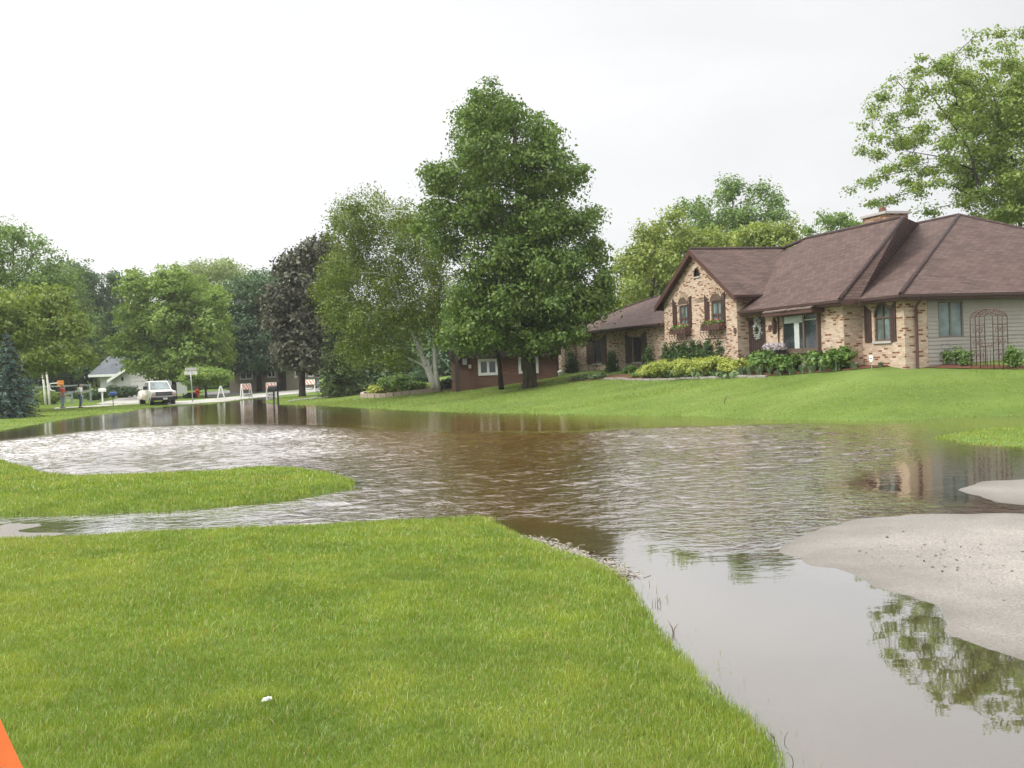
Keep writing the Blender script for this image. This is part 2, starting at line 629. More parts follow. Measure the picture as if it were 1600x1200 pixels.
def lawnmat():
    m, t, out = newmat('lawn')
    geo = N(t, 'ShaderNodeNewGeometry')
    sp = N(t, 'ShaderNodeSeparateXYZ')
    t.links.new(geo.outputs['Position'], sp.inputs[0])
    n1 = N(t, 'ShaderNodeTexNoise', Scale=.35, Detail=5.0, Roughness=.6)
    n2 = N(t, 'ShaderNodeTexNoise', Scale=3.5, Detail=5.0, Roughness=.7)
    n3 = N(t, 'ShaderNodeTexNoise', Scale=30.0, Detail=5.0, Roughness=.7)
    for n in (n1, n2, n3):
        t.links.new(geo.outputs['Position'], n.inputs['Vector'])
    v = math_(t, 'MULTIPLY_ADD', n1.outputs[0], .9, math_(t, 'MULTIPLY', n2.outputs[0], .45))
    v = math_(t, 'MULTIPLY_ADD', n3.outputs[0], .75, v)
    v = math_(t, 'SUBTRACT', v, .55, clamp=True)
    r = ramp(t, [(.2, (.085, .135, .022)), (.5, (.120, .180, .036)), (.8, (.165, .222, .056))])
    t.links.new(v, r.inputs[0])
    mw = N(t, 'ShaderNodeMapping')
    mw.inputs['Rotation'].default_value = (0, 0, R(-12))
    mw.inputs['Scale'].default_value = (.04, .55, 1)
    t.links.new(geo.outputs['Position'], mw.inputs[0])
    n4 = N(t, 'ShaderNodeTexNoise', Scale=1.0, Detail=3.0)
    t.links.new(mw.outputs[0], n4.inputs['Vector'])
    r4 = ramp(t, [(.35, (.84, .86, .8)), (.65, (1.12, 1.1, 1.1))])
    t.links.new(n4.outputs[0], r4.inputs[0])
    lawn_c = mixc(t, 1.0, r.outputs[0], r4.outputs[0], 'MULTIPLY')
    # silt where the ground lies under the flood
    k = N(t, 'ShaderNodeMapRange')
    k.inputs['From Min'].default_value = -.06
    k.inputs['From Max'].default_value = .0
    t.links.new(sp.outputs[2], k.inputs[0])
    c = mixc(t, k.outputs[0], (.06, .042, .018), lawn_c)
    b = N(t, 'ShaderNodeBsdfPrincipled', Roughness=.9)
    b.inputs['Specular IOR Level'].default_value = .15
    t.links.new(c, b.inputs['Base Color'])
    bp = N(t, 'ShaderNodeBump', Strength=.9, Distance=.05)
    t.links.new(n3.outputs[0], bp.inputs['Height'])
    t.links.new(bp.outputs[0], b.inputs['Normal'])
    t.links.new(b.outputs[0], out.inputs[0])
    return m


def asphaltmat(name, dry, wet, level=.004):
    m, t, out = newmat(name)
    geo = N(t, 'ShaderNodeNewGeometry')
    sp = N(t, 'ShaderNodeSeparateXYZ')
    t.links.new(geo.outputs['Position'], sp.inputs[0])
    n1 = N(t, 'ShaderNodeTexNoise', Scale=.8, Detail=5.0, Roughness=.6)
    n2 = N(t, 'ShaderNodeTexNoise', Scale=38.0, Detail=4.0, Roughness=.85)
    vo = N(t, 'ShaderNodeTexVoronoi', Scale=55.0)
    for n in (n1, n2, vo):
        t.links.new(geo.outputs['Position'], n.inputs['Vector'])
    g = math_(t, 'MULTIPLY_ADD', n2.outputs[0], 1.0, math_(t, 'MULTIPLY', vo.outputs['Distance'], .45))
    r = ramp(t, [(.38, [c * .45 for c in dry]), (.62, dry), (.92, [min(1, c * 1.6) for c in dry])])
    t.links.new(g, r.inputs[0])
    sc = ramp(t, [(.35, (.84, .84, .84)), (.65, (1.08, 1.08, 1.08))])
    t.links.new(n1.outputs[0], sc.inputs[0])
    c = mixc(t, 1.0, r.outputs[0], sc.outputs[0], 'MULTIPLY')
    zz = math_(t, 'MULTIPLY_ADD', n1.outputs[0], .012, sp.outputs[2])
    k = N(t, 'ShaderNodeMapRange')
    k.inputs['From Min'].default_value = level - .004
    k.inputs['From Max'].default_value = level + .018
    t.links.new(zz, k.inputs[0])
    wetc = mixc(t, .8, c, wet)
    c2 = mixc(t, k.outputs[0], wetc, c)
    b = N(t, 'ShaderNodeBsdfPrincipled')
    rr = N(t, 'ShaderNodeMapRange')
    rr.inputs['To Min'].default_value = .17
    rr.inputs['To Max'].default_value = .92
    t.links.new(k.outputs[0], rr.inputs[0])
    t.links.new(rr.outputs[0], b.inputs['Roughness'])
    b.inputs['Specular IOR Level'].default_value = .35
    t.links.new(c2, b.inputs['Base Color'])
    bp = N(t, 'ShaderNodeBump', Strength=.7, Distance=.012)
    t.links.new(g, bp.inputs['Height'])
    t.links.new(bp.outputs[0], b.inputs['Normal'])
    t.links.new(b.outputs[0], out.inputs[0])
    return m


def watermat():
    m, t, out = newmat('flood_water')
    geo = N(t, 'ShaderNodeNewGeometry')
    rip = N(t, 'ShaderNodeAttribute', attribute_name='ripple')
    mur = N(t, 'ShaderNodeAttribute', attribute_name='murk')
    silt = N(t, 'ShaderNodeAttribute', attribute_name='silt')
    fine = N(t, 'ShaderNodeAttribute', attribute_name='capillary')
    mpx = N(t, 'ShaderNodeMapping')
    mpx.inputs['Rotation'].default_value = (0, 0, R(14))
    mpx.inputs['Scale'].default_value = (.85, 1.15, 1)
    t.links.new(geo.outputs['Position'], mpx.inputs[0])
    a = N(t, 'ShaderNodeTexNoise', Scale=5.0, Detail=2.0, Roughness=.5, Distortion=.7)
    b = N(t, 'ShaderNodeTexNoise', Scale=10.5, Detail=2.0, Roughness=.5, Distortion=.5)
    c = N(t, 'ShaderNodeTexNoise', Scale=1.1, Detail=2.0, Roughness=.5)
    for n in (a, b, c):
        t.links.new(mpx.outputs[0], n.inputs['Vector'])
    h = math_(t, 'MULTIPLY_ADD', b.outputs[0], .30, a.outputs[0])
    h = math_(t, 'MULTIPLY', h, rip.outputs['Fac'])
    h = math_(t, 'MULTIPLY_ADD', c.outputs[0], .05, h)
    bp = N(t, 'ShaderNodeBump', Strength=1.0, Distance=.034)
    t.links.new(h, bp.inputs['Height'])
    fr = N(t, 'ShaderNodeFresnel', IOR=1.33)
    t.links.new(bp.outputs[0], fr.inputs['Normal'])
    pw = math_(t, 'MULTIPLY_ADD', silt.outputs['Fac'], .36, .40)
    fac = math_(t, 'POWER', fr.outputs[0], pw)
    # cat's paws: fine capillary ripples come and go over the longer wavelets
    pn = N(t, 'ShaderNodeTexNoise', Scale=4.6, Detail=4.0, Roughness=.65, Distortion=.8)
    t.links.new(mpx.outputs[0], pn.inputs['Vector'])
    paw = N(t, 'ShaderNodeMapRange')
    paw.inputs['From Min'].default_value = .41
    paw.inputs['From Max'].default_value = .60
    paw.inputs['To Min'].default_value = .22
    paw.inputs['To Max'].default_value = 1.4
    t.links.new(pn.outputs[0], paw.inputs[0])
    gl = N(t, 'ShaderNodeBsdfGlossy', Roughness=.015)
    gl.inputs['Color'].default_value = (.97, .97, .97, 1)
    t.links.new(math_(t, 'MULTIPLY_ADD', math_(t, 'MULTIPLY', math_(t, 'POWER', rip.outputs['Fac'], 2.0), math_(t, 'MULTIPLY', paw.outputs[0], fine.outputs['Fac'])), .20, .018), gl.inputs['Roughness'])
    t.links.new(bp.outputs[0], gl.inputs['Normal'])
    tr = N(t, 'ShaderNodeBsdfTransparent')
    tr.inputs[0].default_value = (.86, .80, .70, 1)
    di = N(t, 'ShaderNodeBsdfDiffuse')
    di.inputs[0].default_value = (.165, .080, .018, 1)
    m1 = N(t, 'ShaderNodeMixShader')
    t.links.new(mur.outputs['Fac'], m1.inputs[0])
    t.links.new(tr.outputs[0], m1.inputs[1])
    t.links.new(di.outputs[0], m1.inputs[2])
    m2 = N(t, 'ShaderNodeMixShader')
    t.links.new(fac, m2.inputs[0])
    t.links.new(m1.outputs[0], m2.inputs[1])
    t.links.new(gl.outputs[0], m2.inputs[2])
    t.links.new(m2.outputs[0], out.inputs[0])
    return m


M_LAWN = lawnmat()
M_ROAD = asphaltmat('asphalt', (.20, .182, .162), (.082, .070, .056))
M_WATER = watermat()
M_BRICK = brickmat('tan_brick', [(.45, .325, .24), (.52, .395, .30), (.59, .465, .37)], [(.21, .085, .036), (.31, .15, .065)], .16, (.47, .395, .31))
M_REDBRICK = brickmat('red_brick', [(.115, .05, .033), (.15, .062, .038), (.135, .06, .04)], [(.14, .06, .045), (.17, .08, .055)], .2, (.23, .17, .13))  # brick tones darkened: the big tree's shade is put into the colour
M_SHINGLE = shinglemat('brown_shingles', (.052, .032, .027), (.088, .056, .047), (.126, .084, .071))
M_SHINGLE2 = shinglemat('grey_shingles', (.09, .10, .11), (.12, .13, .145), (.155, .165, .18))
M_SHAKE = shinglemat('wood_shakes', (.11, .08, .065), (.165, .125, .105), (.22, .175, .155), .16, .24)
M_TRIM = plain('dark_brown_trim', (.052, .028, .024), .5, .15)
M_TRIM2 = plain('reddish_brown_trim', (.085, .042, .036), .5, .15)
M_SHUT = plain('shutter_brown', (.062, .036, .031), .55, .15)
M_SIDING = plain('grey_siding', (.325, .30, .27), .6, .06, 3)
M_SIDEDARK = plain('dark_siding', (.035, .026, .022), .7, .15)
M_FRAME = plain('window_frame_brown', (.115, .08, .06), .5, .1)
M_WHITE = plain('white_paint', (.72, .72, .70), .45, .06)
M_OFFW = plain('off_white_paint', (.55, .54, .52), .55, .07)
M_CREAMW = plain('pale_wall', (.46, .47, .47), .7, .06, 2)
M_BEIGEW = plain('beige_wall', (.27, .235, .18), .7, .08, 2)
M_GLASS = glassmat('window_glass')
M_GLASST = glassmat('window_glass_sky_tint', (.13, .175, .17), .12, .5)  # teal-grey base colour stands in for sky reflected in the panes
M_GLASSB = glassmat('windshield_glass', (.15, .19, .19), .08, .6)
M_SILL = plain('concrete_sill', (.40, .38, .35), .8, .1, 10, .2)
M_CONC = plain('concrete', (.36, .34, .31), .85, .1, 3, .3)
M_ASPH2 = plain('grey_asphalt', (.17, .165, .16), .9, .12, 2, .3)
M_MULCH = plain('bark_mulch', (.125, .05, .025), .95, .35, 9, .8)
M_STONE = plain('edging_stone', (.33, .27, .22), .9, .25, 4, .5)
M_BARK = barkmat('bark', (.022, .018, .014), (.075, .062, .05))
M_BARKG = barkmat('mossy_bark', (.03, .03, .017), (.085, .08, .05))
M_BIRCH = barkmat('birch_bark', (.09, .08, .07), (.74, .72, .69), 4.0, 2.5)
M_IRON = plain('rusty_iron', (.10, .055, .042), .7, .2, 20)
M_BLACK = plain('black_metal', (.018, .018, .019), .45, .2)
M_RUBBER = plain('tyre_rubber', (.02, .02, .02), .85, .2)
M_STEEL = plain('galvanised_steel', (.34, .36, .36), .4, .1, 8, 0, .4)
M_RED = plain('hydrant_red', (.55, .05, .03), .45, .12)
M_ORANGE = plain('barricade_orange', (.78, .17, .035), .5, .08, 14)
M_SIGNOR = plain('orange_sign', (.66, .24, .035), .5, .1)
M_BLUE = plain('blue_box_plastic', (.05, .12, .36), .45, .12)
M_TRUCKW = plain('cream_truck_paint', (.72, .66, .60), .25, .04, 2, 0, 0, .6)
M_TRUCKT = plain('tan_truck_paint', (.40, .33, .24), .3, .05, 2, 0, 0, .6)
M_AMBER = plain('amber_lens', (.55, .16, .03), .3, .05)
M_LENS = plain('headlight_lens', (.52, .55, .56), .15, .08)
M_SKIN = plain('skin', (.46, .27, .19), .6, .06)
M_HAIR = plain('dark_hair', (.035, .02, .014), .7, .2)
M_SHIRTR = plain('red_shirt', (.52, .06, .03), .85, .1)
M_SHIRTW = plain('white_shirt', (.72, .76, .76), .85, .06)
M_JEANS = plain('blue_jeans', (.07, .13, .20), .9, .15)
M_JEANSL = plain('faded_jeans', (.20, .27, .33), .9, .2)
M_SHOE = plain('dark_shoes', (.03, .035, .06), .7, .2)
M_TWIG = plain('dry_twig', (.11, .085, .055), .9, .3, 30)
M_DEBRIS = plain('washed_up_debris', (.30, .27, .225), .95, .35, 25, .6)
M_FENCE = plain('weathered_grey_wood', (.26, .29, .28), .85, .2, 10)
M_PLATE = plain('licence_plate', (.55, .55, .45), .5, .05)
M_MULL = plain('pale_curtain', (.46, .50, .47), .9, .1)

LF_LINDEN = leafmat('linden_leaves', (0.050, 0.106, 0.016), (0.140, 0.224, 0.039))
LF_BIRCH = leafmat('birch_leaves', (0.065, 0.112, 0.013), (0.168, 0.230, 0.034))
LF_PURPLE = leafmat('purple_maple_leaves', (.034, .036, .020), (.095, .097, .062), .15, .5, .04)
LF_SPRUCE = leafmat('spruce_needles', (0.022, 0.045, 0.016), (0.1, 0.145, 0.04), .1, .8)
LF_BLUE = leafmat('blue_spruce_needles', (0.022, 0.045, 0.038), (0.1, 0.165, 0.145), .1, 1.2)
LF_MAPLE = leafmat('bright_maple_leaves', (0.102, 0.186, 0.031), (0.240, 0.342, 0.072))
LF_OLIVE = leafmat('olive_maple_leaves', (0.081, 0.138, 0.023), (0.230, 0.305, 0.057))
LF_MID = leafmat('mid_green_leaves', (0.078, 0.150, 0.036), (0.180, 0.276, 0.072))
LF_PALE = leafmat('pale_willow_leaves', (0.14, 0.2, 0.08), (0.28, 0.35, 0.15))
LF_DARK = leafmat('dark_blue_green_leaves', (0.041, 0.086, 0.043), (0.120, 0.192, 0.096))
LF_YELLOW = leafmat('yellow_green_leaves', (0.12, 0.18, 0.032), (0.27, 0.33, 0.07))
LF_LOCUST = leafmat('locust_leaves', (0.10, 0.17, 0.028), (0.24, 0.325, 0.068))
LF_GOLD = leafmat('golden_leaves', (.21, .275, .045), (.41, .46, .11), .25, 1.5)
LF_HOSTA = leafmat('hosta_leaves', (.06, .115, .04), (.19, .27, .12), .25, 2.0)
LF_IRIS = leafmat('iris_leaves', (.075, .12, .06), (.20, .27, .16), .25, 2.0)
LF_PEONY = leafmat('peony_leaves', (.055, .115, .025), (.165, .27, .062), .25, 1.5)
LF_ARBOR = leafmat('arborvitae_scales', (.020, .048, .012), (.060, .108, .026), .12, 2.5)
LF_YEW = leafmat('clipped_yew_needles', (.014, .032, .012), (.042, .078, .026), .1, 2.0)
LF_JUNIPER = leafmat('juniper_needles', (.026, .060, .024), (.085, .14, .05), .12, 1.2)
LF_FLOWER = leafmat('red_petals', (.45, .04, .03), (.62, .10, .05), .3, 3)
LF_LILAC = leafmat('lilac_petals', (.33, .28, .40), (.55, .52, .60), .3, 3)
LF_GRASS = leafmat('grass_blades', (0.105, 0.182, 0.016), (0.262, 0.352, 0.05), .35, .8, .05, straw=.05)
LF_WREATH = leafmat('pale_wreath', (.30, .36, .36), (.62, .68, .66), .2, 6)

# ------------------------------------------------------------------ ground, road, water
def axis(segs):
    out = [segs[0][0]]
    for a, b, s in segs:
        n = max(1, int(round((b - a) / s)))
        out += list(np.linspace(a, b, n + 1)[1:])
    return np.array(out)


def geom(a, r, s, end):
    o = []
    while a < end:
        s *= r
        a += s
        o.append(a)
    return o


xs = axis([(-15, -8, .2), (-8, 9, .11), (9, 14, .2), (14, 30, .5)])
xs = np.array([-v for v in geom(15, 1.03, .2, 1500)][::-1] + list(xs) + geom(30, 1.09, .5, 1500))
ys = axis([(-12, 2, .7), (2, 14.5, .1), (14.5, 28, .18), (28, 48, .3), (48, 95, .55)])
ys = np.array(list(ys) + geom(95, 1.09, .55, 3200))
GX, GY = np.meshgrid(xs, ys)
nx, ny = len(xs), len(ys)
TZ, LAND = terrain(GX, GY, True)
idx = np.arange(nx * ny).reshape(ny, nx)
QUADS = np.stack([idx[:-1, :-1], idx[:-1, 1:], idx[1:, 1:], idx[1:, :-1]], -1).reshape(-1, 4)
VXY = np.stack([GX.ravel(), GY.ravel()], 1)


def subsheet(name, keep, z, mat, attrs=None, smooth=True):
    q = QUADS[keep[QUADS].all(1)]
    used = np.unique(q)
    mp_ = np.full(nx * ny, -1)
    mp_[used] = np.arange(len(used))
    at = {k: v[used] for k, v in (attrs or {}).items()}
    return np_mesh(name, np.column_stack([VXY[used], z[used]]), mp_[q], mat, smooth=smooth, attrs=at)


tag(np_mesh('ground', np.column_stack([VXY, TZ]), QUADS, M_LAWN, smooth=True), kind='structure')
tag(subsheet('road', (LAND < -.12) & (GY.ravel() > -6) & (GY.ravel() < 90) & (np.abs(GX.ravel()) < 60), TZ + .004, M_ROAD), kind='structure')

# ripple strength over the flood: wind-ruffled in the open, calm under the lee of the banks and over the shallow road at the front
P_CALM = poly([(700, 880), (960, 905), (975, 870), (985, 838), (1080, 862), (1180, 888), (1235, 905), (1260, 870), (1420, 905), (1700, 1060), (2600, 1300), (2600, 2600), (700, 2600)])
P_RUF = poly([(-900, 800), (-200, 716), (0, 688), (110, 676), (200, 668), (330, 663), (480, 664), (560, 668), (640, 672), (700, 676), (900, 676), (1000, 668), (1250, 661), (1430, 662), (1450, 700), (1300, 760), (1500, 790), (1460, 808),
              (1250, 846), (1120, 860), (1000, 840), (960, 826), (820, 812), (600, 825), (350, 832), (330, 800), (-900, 850)])
wx = axis([(-110, -34, 2.0), (-34, -21, .4), (-21, 21, .085), (21, 34, .4), (34, 110, 2.0)])
wy = axis([(-8, 6.5, .5), (6.5, 21, .085), (21, 35, .13), (35, 52, .28), (52, 128, .7)])
WX, WY = np.meshgrid(wx, wy)
PW = np.stack([WX.ravel(), WY.ravel()], 1)
WT = terrain(PW[:, 0], PW[:, 1])
s_calm = sdist(PW, P_CALM)
s_ruf = sdist(PW, P_RUF)
dist = np.maximum(PW[:, 1], 1)
patch = vnoise(PW[:, 0] * .22, PW[:, 1] * .14, 21) * .6 + vnoise(PW[:, 0] * .8, PW[:, 1] * .5, 22) * .4
soft = .06 * dist
rip = .14 + .86 * sm((s_ruf + soft * .5) / soft) * (.55 + .75 * patch)
rip = rip * (1 - .93 * sm((s_calm + .6) / 1.1))
rip = rip * np.interp(PW[:, 0] / np.maximum(PW[:, 1], 1), [-.6, -.18, -.07, .08, .2, .4], [1.15, 1.1, .84, .84, .95, .85])
rip = rip * (.55 + .45 * sm(-WT / .05))
P_SILT = poly([(520, 648), (960, 650), (985, 690), (960, 740), (985, 800), (970, 850), (955, 900), (800, 850), (760, 820), (600, 800), (570, 740), (500, 690)])
silt = sm((sdist(PW, P_SILT) + .05 * dist) / (.14 * dist)) * (.75 + .5 * (patch - .4))
murk = np.clip(1 - np.exp(-np.maximum(-WT, 0) / .13), 0, .93)
# wind waves: many crossing wave trains, steeper where the wind gets at the water
gw = np.random.default_rng(17)
hgt = np.zeros(len(PW))
for q in range(40):
    lam = .26 * (.85 / .26) ** gw.random()
    th = R(-68) + gw.normal(0, .55)
    kx, ky = 2 * math.pi / lam * math.cos(th), 2 * math.pi / lam * math.sin(th)
    grp = .35 + 1.3 * vnoise(PW[:, 0] / (lam * 4) + q * 7.3, PW[:, 1] / (lam * 4) - q * 3.1, 50 + q) ** 1.5
    hgt += .030 * lam / (2 * math.pi) * grp * np.sin(kx * PW[:, 0] + ky * PW[:, 1] + gw.uniform(0, 6.28))
hgt *= sm(-WT / .07) * np.clip(rip, 0, 1.2) ** 1.4 * np.interp(dist, [0, 34, 52], [1, 1, .3])
wi = np.arange(len(PW)).reshape(len(wy), len(wx))
WQ = np.stack([wi[:-1, :-1], wi[:-1, 1:], wi[1:, 1:], wi[1:, :-1]], -1).reshape(-1, 4)
WQ = WQ[(WT < .03)[WQ].any(1)]
used = np.unique(WQ)
mpw = np.full(len(PW), -1)
mpw[used] = np.arange(len(used))
cap = (1 - .35 * silt) * np.interp(dist, [11, 20, 36], [.22, .5, 1.0])
tag(np_mesh('water', np.column_stack([PW[used], hgt[used]]), mpw[WQ], M_WATER, smooth=True, attrs={'ripple': rip[used], 'murk': murk[used], 'silt': silt[used], 'capillary': cap[used]}), kind='structure')


def ribbon(name, lo, hi, mat, dz=.02, n=40, mrows=5):
    """paved strip laid on the ground between two edge lines (given as measured pixels)"""
    def resample(pts):
        P = np.array([G(*p)[:2] for p in pts])
        s = np.r_[0, np.cumsum(np.linalg.norm(np.diff(P, axis=0), axis=1))]
        q = np.linspace(0, s[-1], n)
        return np.column_stack([np.interp(q, s, P[:, 0]), np.interp(q, s, P[:, 1])])
    A, B = resample(lo), resample(hi)
    V = np.concatenate([A * (1 - k) + B * k for k in np.linspace(0, 1, mrows)])
    Z = terrain(V[:, 0], V[:, 1]) + dz
    i = np.arange(n * mrows).reshape(mrows, n)
    q = np.stack([i[:-1, :-1], i[:-1, 1:], i[1:, 1:], i[1:, :-1]], -1).reshape(-1, 4)
    return tag(np_mesh(name, np.column_stack([V, Z]), q, mat, smooth=True), kind='structure')


ribbon('street', [(262, 634), (300, 632), (345, 629), (400, 622), (440, 618), (500, 612)], [(262, 628), (300, 626), (345, 622), (400, 615.5), (440, 612), (505, 606.5)], M_CONC, .03)
ribbon('cul_de_sac', [(318, 622), (345, 620), (400, 613.5), (470, 608)], [(318, 613), (345, 611), (400, 607.5), (470, 605)], M_ASPH2, .02)
ribbon('sidewalk', [(84, 639.5), (130, 637), (180, 634), (225, 631)], [(86, 637.2), (130, 634.8), (180, 631.5), (225, 628)], M_CONC, .02)
ribbon('driveway', [(150, 631.5), (190, 631), (222, 629.5)], [(222, 613), (232, 612), (250, 611)], M_CONC, .03)
ribbon('path', [(450, 627.5), (490, 623), (540, 618), (600, 613.5)], [(450, 626), (490, 621), (540, 616), (600, 612)], M_ASPH2, .02)

# ------------------------------------------------------------------ the brick house on the right
HOX, HOY, HA, HZ = 13.3414, 37.811, 0.2862, 1.2
house = empty('brick_house', (HOX, HOY, HZ), HA)
tag(house, 'long tan brick house with dark brown hipped roofs and shuttered windows', 'house')
EZ = 3.8984 - HZ            # eave height in the house frame


def hplane(px, py, axis_, val):
    """house-frame point where a measured pixel meets the plane x=val (axis_ 0) or y=val (axis_ 1)"""
    d = ray(px, py)
    ca, sa = math.cos(HA), math.sin(HA)
    o = np.array([-HOX * ca - HOY * sa, HOX * sa - HOY * ca, HC - HZ])
    dl = np.array([d[0] * ca + d[1] * sa, -d[0] * sa + d[1] * ca, d[2]])
    t = (val - o[axis_]) / dl[axis_]
    return o + t * dl


def wallgrid(mb, ax, val, a0, a1, z0, z1, holes=(), depth=.14):
    """upright wall in the plane ax=val between a0..a1 and z0..z1, openings cut out with reveals going inwards (+)"""
    A = sorted({a0, a1, *[h[0] for h in holes], *[h[1] for h in holes]})
    Z = sorted({z0, z1, *[h[2] for h in holes], *[h[3] for h in holes]})

    def P(a, z, d=0.0):
        return (val + d, a, z) if ax == 0 else (a, val + d, z)
    for i in range(len(A) - 1):
        for k in range(len(Z) - 1):
            ca, cz = (A[i] + A[i + 1]) / 2, (Z[k] + Z[k + 1]) / 2
            if any(h[0] < ca < h[1] and h[2] < cz < h[3] for h in holes):
                continue
            mb.face([P(A[i], Z[k]), P(A[i + 1], Z[k]), P(A[i + 1], Z[k + 1]), P(A[i], Z[k + 1])])
    for h in holes:
        c = [(h[0], h[2]), (h[1], h[2]), (h[1], h[3]), (h[0], h[3])]
        for j in range(4):
            p, q = c[j], c[(j + 1) % 4]
            mb.face([P(*p), P(*q), P(*q, depth), P(*p, depth)])


def slab(mb, pts, t=.12):
    top = [Vector(p) for p in pts]
    bot = [p - Vector((0, 0, t)) for p in top]
    n = len(top)
    if n == 4:
        mb.face([top[0], top[1], top[2]])
        mb.face([top[0], top[2], top[3]])
    else:
        mb.face(top)
    mb.face(bot[::-1])
    for i in range(n):
        mb.face([top[i], bot[i], bot[(i + 1) % n], top[(i + 1) % n]])


UM, UR, UG, UW = -.38, .40, -.845, -.40
NM = 2.88                   # front corner of the main block
NE = .40                    # end wall of the right wing
ZL = -1.0                   # walls run into the ground


def rect(ax, val, l, r, t, b):
    """(a0,a1,z0,z1) in a wall plane from measured left/right columns and top/bottom rows"""
    cx, cy = (l + r) / 2, (t + b) / 2
    o = 1 - ax
    p, q = hplane(l, cy, ax, val)[o], hplane(r, cy, ax, val)[o]
    z1, z0 = hplane(cx, t, ax, val)[2], hplane(cx, b, ax, val)[2]
    return (min(p, q), max(p, q), z0, z1)


r_door = rect(0, UM, 1166, 1197, 495, 560)
r_door = (r_door[0], r_door[1], -.1, r_door[3])
r_bay = rect(0, UM, 1228.5, 1283, 489, 548)
r_arch = rect(0, UR, 1366, 1391, 473, 533)
r_g1 = rect(0, UG, 1061, 1075, 470, 508)
r_g2 = rect(0, UG, 1111, 1128, 464, 501)
r_vent = rect(0, UG, 1084.5, 1093, 419, 432)
r_w1 = rect(0, UW, 926, 940, 531, 568)
r_w2 = rect(0, UW, 988, 1003, 526, 566)
r_side = rect(1, NE, 1465.5, 1505, 470, 527)

# walls, one mesh per block
b = MB()
wallgrid(b, 0, UM, NM, 10.3, ZL, EZ - .18, [r_door, r_bay])
wallgrid(b, 1, NM, UM, UR, ZL, EZ - .18)
b.build('wall', M_BRICK, house)
b = MB()
wallgrid(b, 0, UR, NE, NM, ZL, EZ - .18, [r_arch])
x_brick = hplane(1450, 530, 1, NE)[0]
wallgrid(b, 1, NE, UR, x_brick, ZL, EZ - .18)
b.build('wall', M_BRICK, house)
GR_, GL_ = 10.10, 17.55
GE, GA_ = 4.5847 - HZ, 6.9643 - HZ
gm = 13.84
b = MB()
wallgrid(b, 0, UG, GR_, GL_, ZL, GE - .10, [r_g1, r_g2])
wallgrid(b, 1, GR_, UG, .6, ZL, GE - .10)
# gable triangle round the little vent
zt = GE - .10
sl_ = (GA_ - GE) / (gm - 9.7047)


def gz(n):
    return GE + sl_ * (n - 9.7047 if n < gm else 17.9722 - n) - .16


v0, v1, vz0, vz1 = r_vent
vm_ = (v0 + v1) / 2
b.face([(UG, GR_, zt), (UG, v0, zt), (UG, v0, gz(v0)), (UG, GR_, max(zt, gz(GR_)))])
b.face([(UG, v1, zt), (UG, GL_, zt), (UG, GL_, max(zt, gz(GL_))), (UG, gm, gz(gm)), (UG, v1, gz(v1))] if v1 < gm else
       [(UG, v1, zt), (UG, GL_, zt), (UG, GL_, max(zt, gz(GL_))), (UG, v1, gz(v1))])
b.face([(UG, v0, zt), (UG, v1, zt), (UG, v1, vz0), (UG, v0, vz0)])
arc = [(UG, vm_ + (v1 - v0) / 2 * math.cos(a), vz0 + (vz1 - vz0) * math.sin(a) ** .8) for a in np.linspace(0, math.pi, 13)]
half = len(arc) // 2
top_pts = [(UG, v1, gz(v1))] + ([(UG, gm, gz(gm))] if v0 < gm < v1 else []) + [(UG, v0, gz(v0))]
b.face([(UG, vm_, gz(vm_)), (UG, v1, gz(v1))] + arc[:half + 1])
b.face([(UG, v0, gz(v0)), (UG, vm_, gz(vm_))] + arc[half:])
b.build('wall', M_BRICK, house)
WL = 35.2
b = MB()
WE = 3.77 - HZ
wallgrid(b, 0, UW, 17.4, WL, ZL - .6, WE - .05, [r_w1, r_w2])
wallgrid(b, 1, WL, UW, 8, ZL - .6, WE - .05)
b.build('wall', M_BRICK, house)
# siding on the end wall: lapped boards
b = MB()
bh = .138
hs0, hs1, hz0, hz1 = r_side
zb_ = sorted({*np.arange(ZL, EZ - .2, bh), EZ - .18, hz0, hz1})
for z, z2 in zip(zb_[:-1], zb_[1:]):
    spans = [(x_brick, 20.6)]
    if z2 > hz0 + 1e-6 and z < hz1 - 1e-6:
        spans = [(x_brick, hs0), (hs1, 20.6)]
    for (p, q) in spans:
        b.hull([(p, NE - .022, z), (q, NE - .022, z), (q, NE - .002, z2), (p, NE - .002, z2), (p, NE + .02, z), (q, NE + .02, z), (q, NE + .02, z2), (p, NE + .02, z2)],
               [(0, 1, 2, 3), (4, 0, 3, 7), (1, 5, 6, 2), (0, 4, 5, 1), (3, 2, 6, 7)])
b.build('siding', M_SIDING, house)

# roofs
rt = MB()
A_ = Vector((8.7258, 7.8851, EZ + .4363 * 8.7258))
slab(rt, [(0, 0, EZ), A_, (A_.x, 16, A_.z), (0, 16, EZ)])
slab(rt, [(0, 0, EZ - .001), (2 * A_.x, 0, EZ - .001), A_])
slab(rt, [(2 * A_.x, 0, EZ), (2 * A_.x, 16, EZ), (A_.x, 16, A_.z), A_])
M0, MN, MW = 2.4514, -.781, 4.8011
MZ = EZ + .6981 * MW
Mtop = Vector((MN + MW, M0 + 2.7754, MZ))
Mend = Vector((MN + MW, 12.36, MZ))
slab(rt, [(MN, M0, EZ + .003), Mtop, Mend, (MN, 16.8, EZ + .003)])
Vt = Vector((8.7258, 10.58, A_.z))
rt.face([(MN, M0, EZ + .003), (.02, M0, EZ + .003), Mtop])
rt.face([(.02, M0, EZ + .003), Vt, Mtop])
rt.face([(MN, M0, EZ + .003), (.02, M0, EZ + .003), (.02, M0, EZ - .12), (MN, M0, EZ - .12)])
rt.face([Mtop, Vt, (Mtop.x + 4.2, 14, EZ + .6), Mend])
